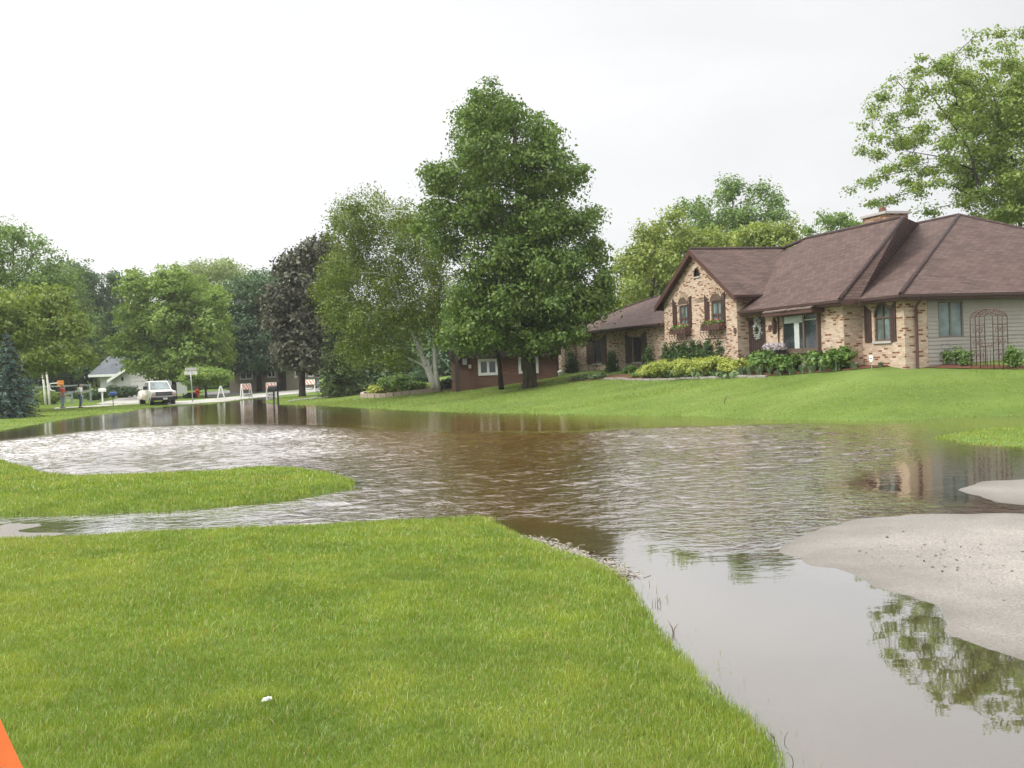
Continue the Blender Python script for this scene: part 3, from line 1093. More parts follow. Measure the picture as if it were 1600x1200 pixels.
rt.face([Mend, (Mtop.x + 4.0, 17, EZ), (MN, 16.8, EZ)])
# cross gable
GF = MN - .3635             # front of the gable rake
slab(rt, [(GF, 9.7047, GE), (6.5, 9.7047, GE), (6.5, gm, GA_), (GF, gm, GA_)])
slab(rt, [(GF, gm, GA_ + .002), (6.5, gm, GA_ + .002), (6.5, 17.9722, GE), (GF, 17.9722, GE)])
# left wing hip roof
N_w, c_w = np.array([-.42, 0, 1.0]), WE + .42 * .85


def onslope(px, py):
    d = ray(px, py)
    ca, sa = math.cos(HA), math.sin(HA)
    o = np.array([-HOX * ca - HOY * sa, HOX * sa - HOY * ca, HC - HZ])
    dl = np.array([d[0] * ca + d[1] * sa, -d[0] * sa + d[1] * ca, d[2]])
    return o + (c_w - N_w @ o) / (N_w @ dl) * dl


wr = onslope(1028, 463)
wl = onslope(942, 493)
kx = (wr[0] + .85) / max(wr[0] - wl[0], .1)
corner_n = wr[1] + (wl[1] - wr[1]) * kx
slab(rt, [(-.85, 17.5, WE), (wr[0], 17.5, wr[2]), (wr[0], wr[1], wr[2]), (-.85, corner_n, WE)])
slab(rt, [(-.85, corner_n, WE + .002), (wr[0], wr[1], wr[2]), (2 * wr[0] + .85, corner_n, WE)])
roof = rt.build('roof', M_SHINGLE, house)
# ridge and hip caps
cap_mat = shinglemat('ridge_cap_shingles', (.04, .027, .026), (.066, .044, .042), (.085, .06, .056), .2, .2)
for p, q in (((0, 0, EZ), A_), (A_, (2 * A_.x, 0, EZ)), (A_, (A_.x, 11, A_.z)), ((MN, M0, EZ), Mtop), (Mtop, Mend), (Mend, (3.6, 13.8, GA_)), ((GF, gm, GA_), (3.7, gm, GA_)),
             ((-.85, corner_n, WE), tuple(wr))):
    MB().tube([Vector(p), Vector(q)], .085, 6).build('ridge_cap', cap_mat, roof)
# chimney
cz = 7.95 - HZ
c0 = hplane(1369, 345, 1, 9.2)
c1 = hplane(1385, 345, 1, 9.2)
cb = MB()
ct = hplane(1400, 334, 1, 9.2)[2]
cxa, cxb = hplane(1384, 345, 1, 9.2)[0], hplane(1419, 345, 1, 9.2)[0]
cb.box((cxa, 9.2, EZ + 1), (cxb, 10.9, ct))
chim = cb.build('chimney', brickmat('chimney_brick', [(.30, .20, .12), (.38, .27, .17), (.34, .22, .14)], [(.20, .075, .03), (.26, .11, .05)], .35, (.36, .30, .23)), roof)
MB().box((cxa - .09, 9.11, ct), (cxb + .09, 10.99, ct + .12)).build('cap', M_SILL, chim, bevel=.01)
MB().lathe([(.17, 0), (.17, .16), (.14, .2), (.14, .26)], (cxa + .35, 9.9, ct + .12), 14).build('flue', M_REDBRICK, chim)

# fascia boards, gutters, soffits
fb = MB()
fb.box((MN - .02, M0, EZ - .20), (MN + .03, 9.95, EZ - .012))
fb.box((MN + .031, M0 - .02, EZ - .20), (-.02, M0 + .03, EZ - .012))
fb.box((-.02, 0, EZ - .20), (.03, M0 - .021, EZ - .012))
fb.box((-.02, -.03, EZ - .20), (2 * A_.x, -.001, EZ - .012))
fb.box((GF, 9.68, GE - .22), (1.0, 9.73, GE - .02))
fb.box((GF, 17.95, GE - .22), (1.0, 18.0, GE - .02))
for (n0, z0_, n1, z1_) in ((9.7047, GE, gm, GA_), (gm, GA_, 17.9722, GE)):
    fb.prism([(GF - .03, n0, z0_ - .015), (GF - .03, n1, z1_ - .015), (GF - .03, n1, z1_ - .26), (GF - .03, n0, z0_ - .26)], (.05, 0, 0))
fb.box((-.87, 17.8, WE - .18), (-.82, corner_n, WE - .012))
fb.build('fascia', M_TRIM2, house)
gt = MB()
for pa, pb in (((MN - .07, M0 - .08, EZ - .06), (MN - .07, 9.9, EZ - .06)), ((-.07, -.08, EZ - .06), (-.07, M0 - .09, EZ - .06)), ((-.07, -.085, EZ - .06), (18, -.085, EZ - .06)),
               ((-.93, 18.0, WE - .05), (-.93, corner_n, WE - .05)), ((GF + .1, 9.63, GE - .06), (.6, 9.63, GE - .06))):
    gt.bar(pa, pb, .11, .10)
gt.build('gutter', M_TRIM, house)
so = MB()
so.box((MN + .03, M0 + .03, EZ - .20), (UM - .002, 10.0, EZ - .185))
so.box((.03, .0, EZ - .20), (UR - .002, M0, EZ - .185))
so.box((UR - .001, .0, EZ - .20), (18, NE - .025, EZ - .185))
so.box((GF + .03, 17.56, GE - .22), (.5, 17.95, GE - .2))
for (n0, z0_, n1, z1_) in ((9.7047, GE, gm, GA_), (gm, GA_, 17.9722, GE)):
    so.prism([(GF + .02, n0, z0_ - .15), (GF + .02, n1, z1_ - .15), (UG - .003, n1, z1_ - .15), (UG - .003, n0, z0_ - .15)], (0, 0, -.02))
so.build('soffit', M_TRIM, house)
ds = MB()
dx = hplane(1432, 520, 1, NE - .07)[0]
ds.tube([(dx, -.06, EZ - .1), (dx, .08, EZ - .22), (dx, NE - .09, EZ - .42), (dx, NE - .09, .08), (dx + .12, NE - .2, -.02)], .05, 8)
ds.build('downspout', M_TRIM2, house)


# windows: frame, panes, sill, shutters
def framed(name, ax, val, r, mull=1, fw=.06, pane=M_GLASS, inset=.07, rails=0, frame=M_FRAME):
    """a rectangular window set back in its opening"""
    a0, a1, z0, z1 = r

    def B(mb, p0, p1, q0, q1, d0, d1):
        if ax == 0:
            mb.box((val + d0, p0, q0), (val + d1, p1, q1))
        else:
            mb.box((p0, val + d0, q0), (p1, val + d1, q1))
    root = MB()
    B(root, a0, a0 + fw, z0, z1, inset - .04, inset + .05)
    B(root, a1 - fw, a1, z0, z1, inset - .04, inset + .05)
    B(root, a0 + fw, a1 - fw, z1 - fw, z1, inset - .04, inset + .05)
    B(root, a0 + fw, a1 - fw, z0, z0 + fw, inset - .04, inset + .05)
    for k in range(mull):
        c = a0 + (a1 - a0) * (k + 1) / (mull + 1)
        B(root, c - fw * .55, c + fw * .55, z0 + fw, z1 - fw, inset - .035, inset + .05)
    for k in range(rails):
        c = z0 + (z1 - z0) * (k + 1) / (rails + 1)
        B(root, a0 + fw, a1 - fw, c - .02, c + .02, inset - .02, inset + .04)
    o = root.build(name, frame, house, bevel=.006)
    p = MB()
    B(p, a0 + fw * .8, a1 - fw * .8, z0 + fw * .8, z1 - fw * .8, inset + .012, inset + .03)
    p.build('pane', pane, o)
    return o


def sill(o, ax, val, r, mat=M_SILL):
    m = MB()
    if ax == 0:
        m.box((val - .07, r[0] - .08, r[2] - .09), (val + .10, r[1] + .08, r[2] - .002))
    else:
        m.box((r[0] - .08, val - .07, r[2] - .09), (r[1] + .08, val + .10, r[2] - .002))
    m.build('sill', mat, o, bevel=.008)


def shutter(o, val, n0, n1, z0, z1, slant):
    """plank shutter with a top that sweeps up away from or towards the window"""
    m = MB()
    za, zb = (z1, z1 + slant) if slant > 0 else (z1 - slant, z1)
    top = [(val, n0 + (n1 - n0) * t, za + (zb - za) * (t if True else 0) ** 1.7) for t in np.linspace(0, 1, 6)]
    pts = [(val - .045, n0, z0), (val - .045, n1, z0)] + [(val - .045, p[1], p[2]) for p in top[::-1]]
    m.prism(pts, (.043, 0, 0))
    k = 3
    for i in range(1, k):
        c = n0 + (n1 - n0) * i / k
        m.box((val - .058, c - .012, z0 + .05), (val - .046, c + .012, z1 - .05))
    for zc in (z0 + (z1 - z0) * .25, z0 + (z1 - z0) * .62):
        m.box((val - .060, n0 + .02, zc - .03), (val - .0465, n1 - .02, zc + .03))
    m.build('shutter', M_SHUT, o)


# gable windows with brick arches, boxes of flowers and iron baskets
for rr, sh1, sh2, fl_cols in ((r_g1, (1052, 1058), (1075, 1081), 0), (r_g2, (1102, 1109), (1128, 1134), 1)):
    wz = framed('window', 0, UG, (rr[0], rr[1], rr[2], rr[3] - .16), 1, .07, M_GLASST if True else M_GLASS, .07)
    tag(wz, None)
    a = MB()
    cn_, hw = (rr[0] + rr[1]) / 2, (rr[1] - rr[0]) / 2
    ar = [(UG + .03, cn_ + hw * math.cos(t), rr[3] - .16 + (.30) * math.sin(t)) for t in np.linspace(0, math.pi, 11)]
    a.prism([(p[0] - .045, p[1], p[2]) for p in ar], (.06, 0, 0))
    a.build('arch_panel', M_FRAME, wz)
    a = MB()
    for t in np.linspace(.08, math.pi - .08, 13):
        p0 = Vector((UG - .02, cn_ + (hw + .02) * math.cos(t), rr[3] - .16 + .32 * math.sin(t)))
        p1 = Vector((UG - .02, cn_ + (hw + .24) * math.cos(t), rr[3] - .16 + .58 * math.sin(t)))
        a.bar(p0, p1, .075, .05, (1, 0, 0))
    a.build('arch_bricks', M_BRICK, wz)
    sill(wz, 0, UG, rr)
    for (l, r_), sl0 in ((sh1, .22), (sh2, -.22)):
        n1_, n0_ = hplane(l, 490, 0, UG)[1], hplane(r_, 490, 0, UG)[1]
        shutter(wz, UG, n0_, n1_, rr[2] - .1, rr[3] - .05, sl0)
    bx = MB()
    n0_, n1_ = rr[0] - .35, rr[1] + .35
    bx.box((UG - .36, n0_, rr[2] - .42), (UG - .06, n1_, rr[2] - .12))
    wb = bx.build('window_box', M_TRIM2, wz, bevel=.01)
    ir = MB()
    for k in range(7):
        c = n0_ + (n1_ - n0_) * k / 6
        ir.tube([(UG - .38, c, rr[2] - .2), (UG - .38, c, rr[2] - .6), (UG - .24, c, rr[2] - .78), (UG - .03, c, rr[2] - .82)], .014, 5)
    ir.tube([(UG - .38, n0_, rr[2] - .5), (UG - .38, n1_, rr[2] - .5)], .014, 5)
    ir.tube([(UG - .24, n0_, rr[2] - .78), (UG - .24, n1_, rr[2] - .78)], .014, 5)
    ir.build('iron_basket', M_IRON, wb)
    for nm, mt_, cnt, hgt in (('leaves', LF_MID, 260, .13), ('flowers', LF_FLOWER, 18, .18)):
        P = np.column_stack([rng.uniform(UG - .4, UG - .06, cnt), rng.uniform(n0_, n1_ if nm == 'leaves' else n0_ + (n1_ - n0_) * .8, cnt), rr[2] - .12 + rng.uniform(-.12, hgt, cnt)])
        if nm == 'flowers':
            P[:, 1] = np.where(rng.random(cnt) < .5, n0_ + .25 + rng.normal(0, .12, cnt), n0_ + .9 + rng.normal(0, .12, cnt))
        s = .06
        d1, d2 = rng.normal(size=(cnt, 3)), rng.normal(size=(cnt, 3))
        d1 /= np.linalg.norm(d1, axis=1)[:, None]
        d2 -= (d2 * d1).sum(1)[:, None] * d1
        d2 /= np.linalg.norm(d2, axis=1)[:, None]
        V = np.stack([P - d1 * s, P + d2 * s * .6, P + d1 * s, P - d2 * s * .6], 1).reshape(-1, 3)
        np_mesh(nm, V, np.arange(cnt * 4).reshape(-1, 4), mt_, wb)

# little arched vent
vv = MB()
for k in range(6):
    zz_ = vz0 + (vz1 - vz0) * k / 6
    vv.box((UG + .05, v0, zz_), (UG + .09, v1, zz_ + .035))
vv.box((UG + .10, v0, vz0), (UG + .12, v1, vz1))
ve = vv.build('gable_vent', M_BLACK, house)
MB().box((UG - .05, v0 - .08, vz0 - .07), (UG + .08, v1 + .08, vz0 - .002)).build('sill', M_SILL, ve)
vr = MB()
vr.tube([(UG - .005, q[1], q[2]) for q in arc], .035, 6)
vr.build('surround', M_TRIM2, ve)

# windows of the left wing
for rr, sh1, sh2 in ((r_w1, (917, 926), (940, 948)), (r_w2, (978, 988), (1003, 1011))):
    wz = framed('window', 0, UW, rr, 0, .07, M_GLASS, .07)
    sill(wz, 0, UW, rr)
    for (l, r_), sl0 in ((sh1, .12), (sh2, -.22)):
        n1_, n0_ = hplane(l, 547, 0, UW)[1], hplane(r_, 547, 0, UW)[1]
        shutter(wz, UW, n0_, n1_, rr[2] - .05, rr[3] + .02, sl0)

# arched window of the right wing
a0, a1, z0, z1 = r_arch
hw, cn_ = (a1 - a0) / 2, (a0 + a1) / 2
zs = z1 - hw * 1.05
wz = framed('window', 0, UR, (a0, a1, z0, zs), 1, .06, M_GLASST, .07)
b = MB()
n_ = 14
ao = [(UR + .03, cn_ + hw * math.cos(t), zs + hw * 1.05 * math.sin(t)) for t in np.linspace(0, math.pi, n_)]
for k in range(n_ - 1):
    b.bar(ao[k], ao[k + 1], .08, .08, (1, 0, 0))
b.bar((UR + .05, cn_, zs), (UR + .05, cn_, z1 - .02), .05, .06, (1, 0, 0))
b.build('arch_frame', M_FRAME, wz)
b = MB()
b.prism([(UR + .085, p[1], p[2]) for p in ao], (.012, 0, 0))
b.build('pane', M_GLASST, wz)
b = MB()
for sgn in (0, 1):
    half_ = ao[:n_ // 2 + 1] if sgn == 0 else ao[n_ // 2 - 1:]
    pts = [(UR + .001, p[1], p[2]) for p in half_]
    corner = (UR + .001, a1 if sgn == 0 else a0, z1)
    if sgn == 0:
        b.face(pts + [(UR + .001, pts[-1][1], z1), corner])
    else:
        b.face(pts + [corner, (UR + .001, pts[0][1], z1)])
b.build('arch_bricks', M_BRICK, wz)
sill(wz, 0, UR, r_arch)
for (l, r_), sl0 in (((1352, 1362), -.22), ((1391.5, 1400.5), .22)):
    n1_, n0_ = hplane(l, 505, 0, UR)[1], hplane(r_, 505, 0, UR)[1]
    shutter(wz, UR, n0_, n1_, z0 - .02, zs + .25, -sl0)

# picture window under its own shake roof
a0, a1, z0, z1 = r_bay
pm = hplane(1261, 520, 0, UM)[1]
fw = .075
b = MB()
ox_ = UM - .16
for (p, q, lo, hi) in ((a0, a0 + fw, z0, z1), (a1 - fw, a1, z0, z1), (pm - .06, pm + .06, z0, z1), (a0 + fw, pm - .06, z1 - .10, z1), (pm + .06, a1 - fw, z1 - .10, z1), (a0 + fw, pm - .06, z0, z0 + .1), (pm + .06, a1 - fw, z0, z0 + .1)):
    b.box((ox_, p, lo), (ox_ + .10, q, hi))
b.box((ox_ + .1, a0 - .001, z0), (UM + .12, a0 + .03, z1))
b.box((ox_ + .1, a1 - .03, z0), (UM + .12, a1 + .001, z1))
bay = b.build('window', M_FRAME, house, bevel=.006)
MB().box((ox_ + .03, a0 + fw * .7, z0 + .07), (ox_ + .05, pm - .05, z1 - .07)).build('pane', M_GLASS, bay)
MB().box((ox_ + .03, pm + .05, z0 + .07), (ox_ + .05, a1 - fw * .7, z1 - .07)).build('pane', M_GLASS, bay)
k0 = hplane(1240.5, 520, 0, ox_)[1]
k1 = hplane(1248, 520, 0, ox_)[1]
MB().box((ox_ + .016, k1, z0 + .1), (ox_ + .029, k0, z1 - .3)).build('curtain', M_MULL, bay)
MB().box((ox_ + .016, pm + .07, z1 - .36), (ox_ + .029, a1 - .1, z1 - .10)).build('blind', M_MULL, bay)
MB().box((ox_ + .016, a0 + .1, z1 - .30), (ox_ + .029, pm - .08, z1 - .26)).build('blind', M_MULL, bay)
MB().box((ox_ - .06, a0 - .05, z0 - .10), (UM + .1, a1 + .05, z0 - .002)).build('sill', M_FRAME, bay, bevel=.008)
b = MB()
s0, s1 = hplane(1290, 494, 0, UM)[1], hplane(1212, 494, 0, UM)[1]
zr = z1 + .12
for k in range(3):           # three courses of shakes, each lapping the one below
    u0, u1 = UM - .62 + .24 * k, UM - .62 + .24 * (k + 1) + .08
    zz0, zz1 = zr + .13 * k + .03, zr + .13 * (k + 1) + .05
    n = 14
    for i in range(n):
        p, q = s0 + (s1 - s0) * i / n, s0 + (s1 - s0) * (i + 1) / n
        j = rng.uniform(-.03, .03)
        b.hull([(u0 + j, p + .006, zz0), (u0 + j, q - .006, zz0), (u1, q - .006, zz1), (u1, p + .006, zz1), (u0 + j, p + .006, zz0 - .04), (u0 + j, q - .006, zz0 - .04), (u1, q - .006, zz1 - .04), (u1, p + .006, zz1 - .04)],
               [(0, 1, 2, 3), (4, 0, 3, 7), (1, 5, 6, 2), (0, 4, 5, 1), (7, 6, 5, 4)])
b.build('shake_roof', M_SHAKE, bay)
MB().box((UM - .56, s0 + .04, zr - .16), (UM - .01, s1 - .04, zr - .01)).build('roof_board', M_TRIM2, bay, bevel=.01)

# window in the siding
wz = framed('window', 1, NE, r_side, 1, .06, M_GLASST, .03, 0, plain('taupe_frame', (.17, .145, .12), .6, .1))

# front door
a0, a1, z0, z1 = r_door
b = MB()
b.box((UM + .02, a0, z0), (UM + .13, a0 + .10, z1))
b.box((UM + .02, a1 - .10, z0), (UM + .13, a1, z1))
b.box((UM + .02, a0 + .1, z1 - .12), (UM + .13, a1 - .1, z1))
fr_ = b.build('door_frame', M_TRIM2, house)
b = MB()
b.box((UM + .09, a0 + .10, z0), (UM + .12, a1 - .10, z1 - .12))
for k in range(8):
    p, q = a0 + .1 + (a1 - a0 - .2) * k / 8, a0 + .1 + (a1 - a0 - .2) * (k + 1) / 8
    b.box((UM + .07, p + .012, z0 + .03), (UM + .0895, q - .012, z1 - .15))
door = b.build('door', plain('dark_door', (.042, .026, .02), .5, .2), house)
MB().tube([(UM + .06, a0 + .24, 1.05), (UM + .0, a0 + .24, 1.05), (UM + .0, a0 + .30, 1.05)], .018, 8).build('handle', M_STEEL, door)
# lantern and plaques
lp = hplane(1210, 510, 0, UM - .2)
b = MB()
b.lathe([(.03, -.32), (.09, -.28), (.11, .12), (.13, .14), (.05, .30), (.015, .36)], (UM - .2, lp[1], lp[2]), 8)
b.bar((UM - .2, lp[1], lp[2] + .33), (UM - .01, lp[1], lp[2] + .33), .03, .03)
b.bar((UM - .03, lp[1], lp[2] + .4), (UM - .03, lp[1], lp[2] - .75), .035, .035)
lan = b.build('wall_lantern', M_IRON, house)
MB().lathe([(.075, -.24), (.092, .08)], (UM - .2, lp[1], lp[2]), 8).build('lamp_glass', M_LENS, lan)
for px_, py_, u_ in ((1149, 517, UG), (1203.5, 512, UM)):
    q = hplane(px_, py_, 0, u_)
    m = MB()
    m.prism([(u_ - .03, q[1] + .13 * math.cos(t), q[2] + .13 * math.sin(t)) for t in np.linspace(0, 2 * math.pi, 15)[:-1]], (.028, 0, 0))
    m.prism([(u_ - .045, q[1] + .08 * math.cos(t), q[2] + .08 * math.sin(t)) for t in np.linspace(0, 2 * math.pi, 15)[:-1]], (.014, 0, 0))
    m.build('wall_plaque', M_IRON, house)
# brick pier at the far left end of the house
pr = hplane(880, 560, 0, -1.2)
MB().box((-1.2, pr[1] - .35, ZL - .5), (-.75, pr[1] + .3, WE - .06)).build('porch_pier', M_BRICK, house)


def hworld(u, n, z):
    return (HOX + u * math.cos(HA) - n * math.sin(HA), HOY + u * math.sin(HA) + n * math.cos(HA), z + HZ)


# wreath on the door: two joined rings of pale leaves
q = hplane(1183.5, 512, 0, UM + .03)
P = []
for k in range(520):
    t = rng.uniform(0, 2 * math.pi)
    if k < 200:
        r0, c_ = .15 + rng.normal(0, .035), .28
    else:
        r0, c_ = .27 + rng.normal(0, .05), -.12
    P.append((rng.uniform(-.05, .05), r0 * math.cos(t) * (1 if k < 200 else .95), c_ + r0 * math.sin(t)))
P = np.array(P)
d1 = rng.normal(size=P.shape)
d1 /= np.linalg.norm(d1, axis=1)[:, None]
d2 = np.cross(d1, rng.normal(size=P.shape))
d2 /= np.linalg.norm(d2, axis=1)[:, None]
s = .045
wre = np_mesh('wreath', np.stack([P - d1 * s, P + d2 * s * .6, P + d1 * s, P - d2 * s * .6], 1).reshape(-1, 3), np.arange(len(P) * 4).reshape(-1, 4), LF_WREATH)
wre.location = hworld(UM + .02, q[1], q[2])
wre.rotation_euler = (0, 0, HA)
tag(wre, 'pale double-ring wreath hanging on the dark front door', 'wreath')

# ------------------------------------------------------------------ foliage
def unit(a):
    return a / np.maximum(np.linalg.norm(a, axis=1)[:, None], 1e-9)


def leaves(C, nrm, size, aspect=.62, seed=0, curl=0.0):
    """one small diamond-shaped leaf per centre C, facing roughly nrm"""
    g = np.random.default_rng(seed)
    n = len(C)
    nr = unit(nrm)
    a = unit(np.cross(nr, g.normal(size=(n, 3))))
    b = np.cross(nr, a)
    s = (size * (.55 + .95 * g.random(n) ** 1.5))[:, None] * 1.06
    V = np.stack([C - a * s * .5, C + b * s * .5 * aspect + a * s * .05, C + a * s * .5, C - b * s * .5 * aspect + a * s * .05], 1)
    return V.reshape(-1, 3)


def cloud(blobs, clump, per, leaf, seed, dens=1.0, droop=0.0, flat=.6, up=.45, inner=.45):
    """leaf centres and facings: every blob (centre, radii) is covered by clumps of leaves, mostly near its surface"""
    g = np.random.default_rng(seed)
    CC, NN = [], []
    for c, r in blobs:
        c, r = np.asarray(c, float), np.asarray(r, float)
        rm = (r[0] * r[1] * r[2]) ** (1 / 3)
        area = 4 * math.pi * rm ** 2
        n = max(4, int(dens * area / (clump ** 2) * .9))
        d = unit(g.normal(size=(n, 3)))
        rad = 1 - inner * g.random(n) ** 1.6
        bump = 1 + np.clip(.14 * g.normal(size=n), -.3, .2)
        p = c + d * r * (rad * bump)[:, None]
        cs = clump * g.uniform(.55, 1.25, n)
        k = np.maximum(3, (1.55 * per * g.uniform(.6, 1.4, n)).astype(int))
        rep = np.repeat(np.arange(n), k)
        off = np.clip(g.normal(size=(len(rep), 3)), -2.1, 2.1) * .5
        # clumps are flattened and tilted outwards, with drooping tips
        off[:, 2] *= flat
        off *= cs[rep][:, None]
        if droop:
            off[:, 2] -= droop * (off[:, 0] ** 2 + off[:, 1] ** 2) / cs[rep] + droop * cs[rep] * g.random(len(rep))
        q = p[rep] + off
        nn = d[rep] * .55 + off * .5 / cs[rep][:, None] + np.array([0, 0, up]) + g.normal(size=off.shape) * .55
        CC.append(q)
        NN.append(nn)
    return np.concatenate(CC), np.concatenate(NN)


def limb(mb, a, b, r0, r1, seg=7, wob=.06, n=5):
    a, b = np.asarray(a, float), np.asarray(b, float)
    L = np.linalg.norm(b - a)
    pts = [a + (b - a) * t + np.append(rng.normal(0, wob * L * .25, 2), rng.normal(0, wob * L * .12)) * (0 < t < 1) + np.array([0, 0, .10 * L * t * (1 - t)]) for t in np.linspace(0, 1, n)]
    mb.tube(pts, [r0 + (r1 - r0) * t for t in np.linspace(0, 1, n)], seg)
    return pts


def tree(name, label, base, D, blobs, mat, bark=None, r=.25, clump=.55, per=14, leaf=.2, dens=1.0, droop=0.0, flat=.6, depth=.9, fork=.35, stems=None, top=None,
         group=None, inner=.45, up=.45, cat='tree', seed=None, twigs=0, limbs=1.0):
    """blobs: (px, py, rx, ry[, depth offset m]) measured silhouettes of the crown's lobes, placed at distance D with real depth"""
    seed = seed if seed is not None else int(abs(base[0]) * 7 + D * 13) % 9999
    g = np.random.default_rng(seed)
    k = D / F
    bw = G(*base) if not isinstance(base, np.ndarray) else base
    p = atD(base[0], base[1], D) if not isinstance(base, np.ndarray) else base
    bz = float(terrain(p[0], D)[0])
    B = np.array([p[0], D, bz])
    root = empty(name, tuple(B))
    tag(root, label, cat, group)
    W = []
    xm = np.mean([b[0] for b in blobs])
    hw = max(abs(b[0] - xm) + b[2] for b in blobs) * k
    for b in blobs:
        rx, rz = b[2] * k, b[3] * k
        c = atD(b[0], b[1], D)
        # a lobe near the crown's axis may come towards or away from the viewer
        free = math.sqrt(max(hw ** 2 - ((b[0] - xm) * k) ** 2, .05)) * depth
        dy = b[4] if len(b) > 4 else g.uniform(-.55, .55) * max(free - rx * .5, 0)
        W.append((c + np.array([0, dy, 0]) - B, (rx, max(rx * .95, rz * .6), rz)))
        if len(b) <= 4 and free > rx * 1.2:
            for sgn in (-1, 1):
                W.append((c + np.array([g.normal(0, rx * .2), sgn * free * g.uniform(.35, .65), -abs(rz) * .15]) - B, (rx * .85, rx * .85, rz * .85)))
    C, Nn = cloud(W, clump, per, leaf, seed, dens, droop, flat, up, inner)
    keep = C[:, 2] > .15
    C, Nn = C[keep], Nn[keep]
    V = leaves(C, Nn, leaf, .62, seed)
    np_mesh('crown', V, np.arange(len(V)).reshape(-1, 4), mat, root)
    mb = MB()
    zs_ = [w_[0][2] for w_ in W]
    zt_ = max(zs_) if top is None else top
    if stems is None:
        cx = np.mean([w_[0][0] for w_ in W])
        ax = [np.array([0, 0, -.2]), np.array([0, 0, .25]), np.array([cx * .1, 0, zt_ * .3]), np.array([cx * .5, 0, zt_ * .62]), np.array([cx * .8, 0, zt_ * .97])]
        mb.tube(ax, [r * 1.45, r * 1.08, r * .9, r * .55, r * .12], 12)
        axis_pts = ax
    else:
        axis_pts = []
        for st in stems:
            pts = [atD(q[0], q[1], D) - B + np.array([0, (q[3] if len(q) > 3 else 0), 0]) for q in st]
            mb.tube(pts, [q[2] for q in st], 10)
            axis_pts += pts
    # boughs fork from one another: each lobe joins the nearest wood already grown, never far below it
    dense = []
    for a, b in zip(axis_pts[:-1], axis_pts[1:]):
        if np.linalg.norm(b - a) < .5 * zt_:
            dense += [a + (b - a) * q for q in (0, .33, .66)]
    nodes = [(p_, 0) for p_ in dense + [axis_pts[-1]] if p_[2] > zt_ * fork * .5] or [(axis_pts[-1], 0)]
    ax0 = np.array([n_[0] for n_ in nodes])
    for c, rr in sorted(W, key=lambda q: np.min(np.linalg.norm(ax0 - q[0], axis=1))):
        a, hop = min(nodes, key=lambda q: np.linalg.norm(q[0] - c) + max(0, q[0][2] - c[2]) * 1.2 + q[1] * .12)
        rl = limbs * max(.014, min(r * .34, .012 + .011 * np.linalg.norm(c - a)) * (.78 ** hop) + .006)
        pts = limb(mb, a, c, rl, rl * .5, 7, .13)
        nodes.append((np.asarray(c, float), hop + 1))
        if len(pts) > 2:
            nodes.append((np.asarray(pts[len(pts) // 2], float), hop + 1))
        for _ in range(3 + twigs):
            d = unit(g.normal(size=(1, 3)))[0]
            d[2] = abs(d[2]) * .6
            s_ = pts[g.integers(2, len(pts))]
            limb(mb, s_, c + d * np.array(rr) * .8, rl * .32, .008, 5, .05, 4)
    mb.build('trunk', bark or M_BARK, root)
    return root


tree('linden_tree', 'tall dense dark green pyramidal tree in front of the houses', (828, 600), 58,
     [(757, 150, 24, 24), (790, 172, 34, 32), (738, 195, 32, 36), (845, 205, 30, 32), (697, 272, 34, 26), (672, 266, 12, 10), (775, 245, 62, 45), (850, 262, 45, 40), (893, 270, 24, 16), (682, 332, 32, 30),
      (745, 322, 50, 42), (830, 335, 62, 46), (925, 330, 18, 12), (893, 350, 32, 22), (700, 374, 28, 18), (926, 388, 26, 26), (850, 408, 68, 42), (770, 395, 45, 38), (938, 432, 20, 26), (735, 448, 32, 36),
      (790, 462, 52, 40), (870, 470, 62, 40), (712, 512, 24, 20), (765, 518, 45, 22), (920, 462, 28, 30), (830, 524, 46, 20), (890, 514, 36, 16), (718, 470, 22, 24), (745, 500, 34, 26), (938, 465, 18, 20)],
     LF_LINDEN, M_BARKG, r=.34, clump=.72, per=42, leaf=.165, dens=1.0, droop=.4, flat=.45, fork=.25, depth=.85, inner=.5)

tree('birch_tree', 'leaning white-trunked birch with fine drooping foliage', (682, 603), 66,
     [(592, 303, 22, 15), (548, 318, 26, 20), (628, 330, 30, 26), (528, 340, 16, 18), (578, 352, 48, 34), (640, 375, 38, 35), (672, 405, 30, 38), (548, 405, 46, 42), (610, 425, 52, 42), (508, 440, 20, 24),
      (540, 470, 42, 38), (600, 490, 56, 42), (660, 470, 42, 46), (688, 450, 16, 36), (562, 530, 36, 34), (618, 545, 40, 24), (688, 505, 14, 26), (650, 340, 18, 20)],
     LF_BIRCH, M_BIRCH, r=.16, clump=.62, per=26, leaf=.125, dens=.9, droop=.7, flat=.7, fork=.3, depth=.8, inner=.6,
     stems=[[(678, 606, 0.231), (672, 588, 0.163), (655, 545, 0.129), (632, 495, 0.102), (606, 405, 0.068), (582, 325, 0.034)], [(684, 606, 0.190), (680, 570, 0.136), (678, 520, 0.109), (670, 450, 0.075), (652, 375, 0.041)],
            [(671, 583, 0.082), (660, 570, 0.075), (640, 561, 0.061), (620, 548, 0.041), (612, 530, 0.020)], [(683, 605, 0.136), (674, 585, 0.082), (667, 560, 0.054)]])

tree('purple_maple', 'purple-leaved maple with a dark dusky crown left of the birch', (472, 606), 88,
     [(505, 385, 28, 20), (470, 400, 28, 22), (447, 412, 20, 20), (492, 440, 42, 38), (440, 465, 28, 30), (482, 500, 46, 38), (430, 497, 18, 18), (452, 540, 24, 28), (495, 545, 40, 30), (520, 420, 24, 30)],
     LF_PURPLE, M_BARK, r=.26, clump=.8, per=24, leaf=.28, dens=1.0, droop=.4, flat=.5)

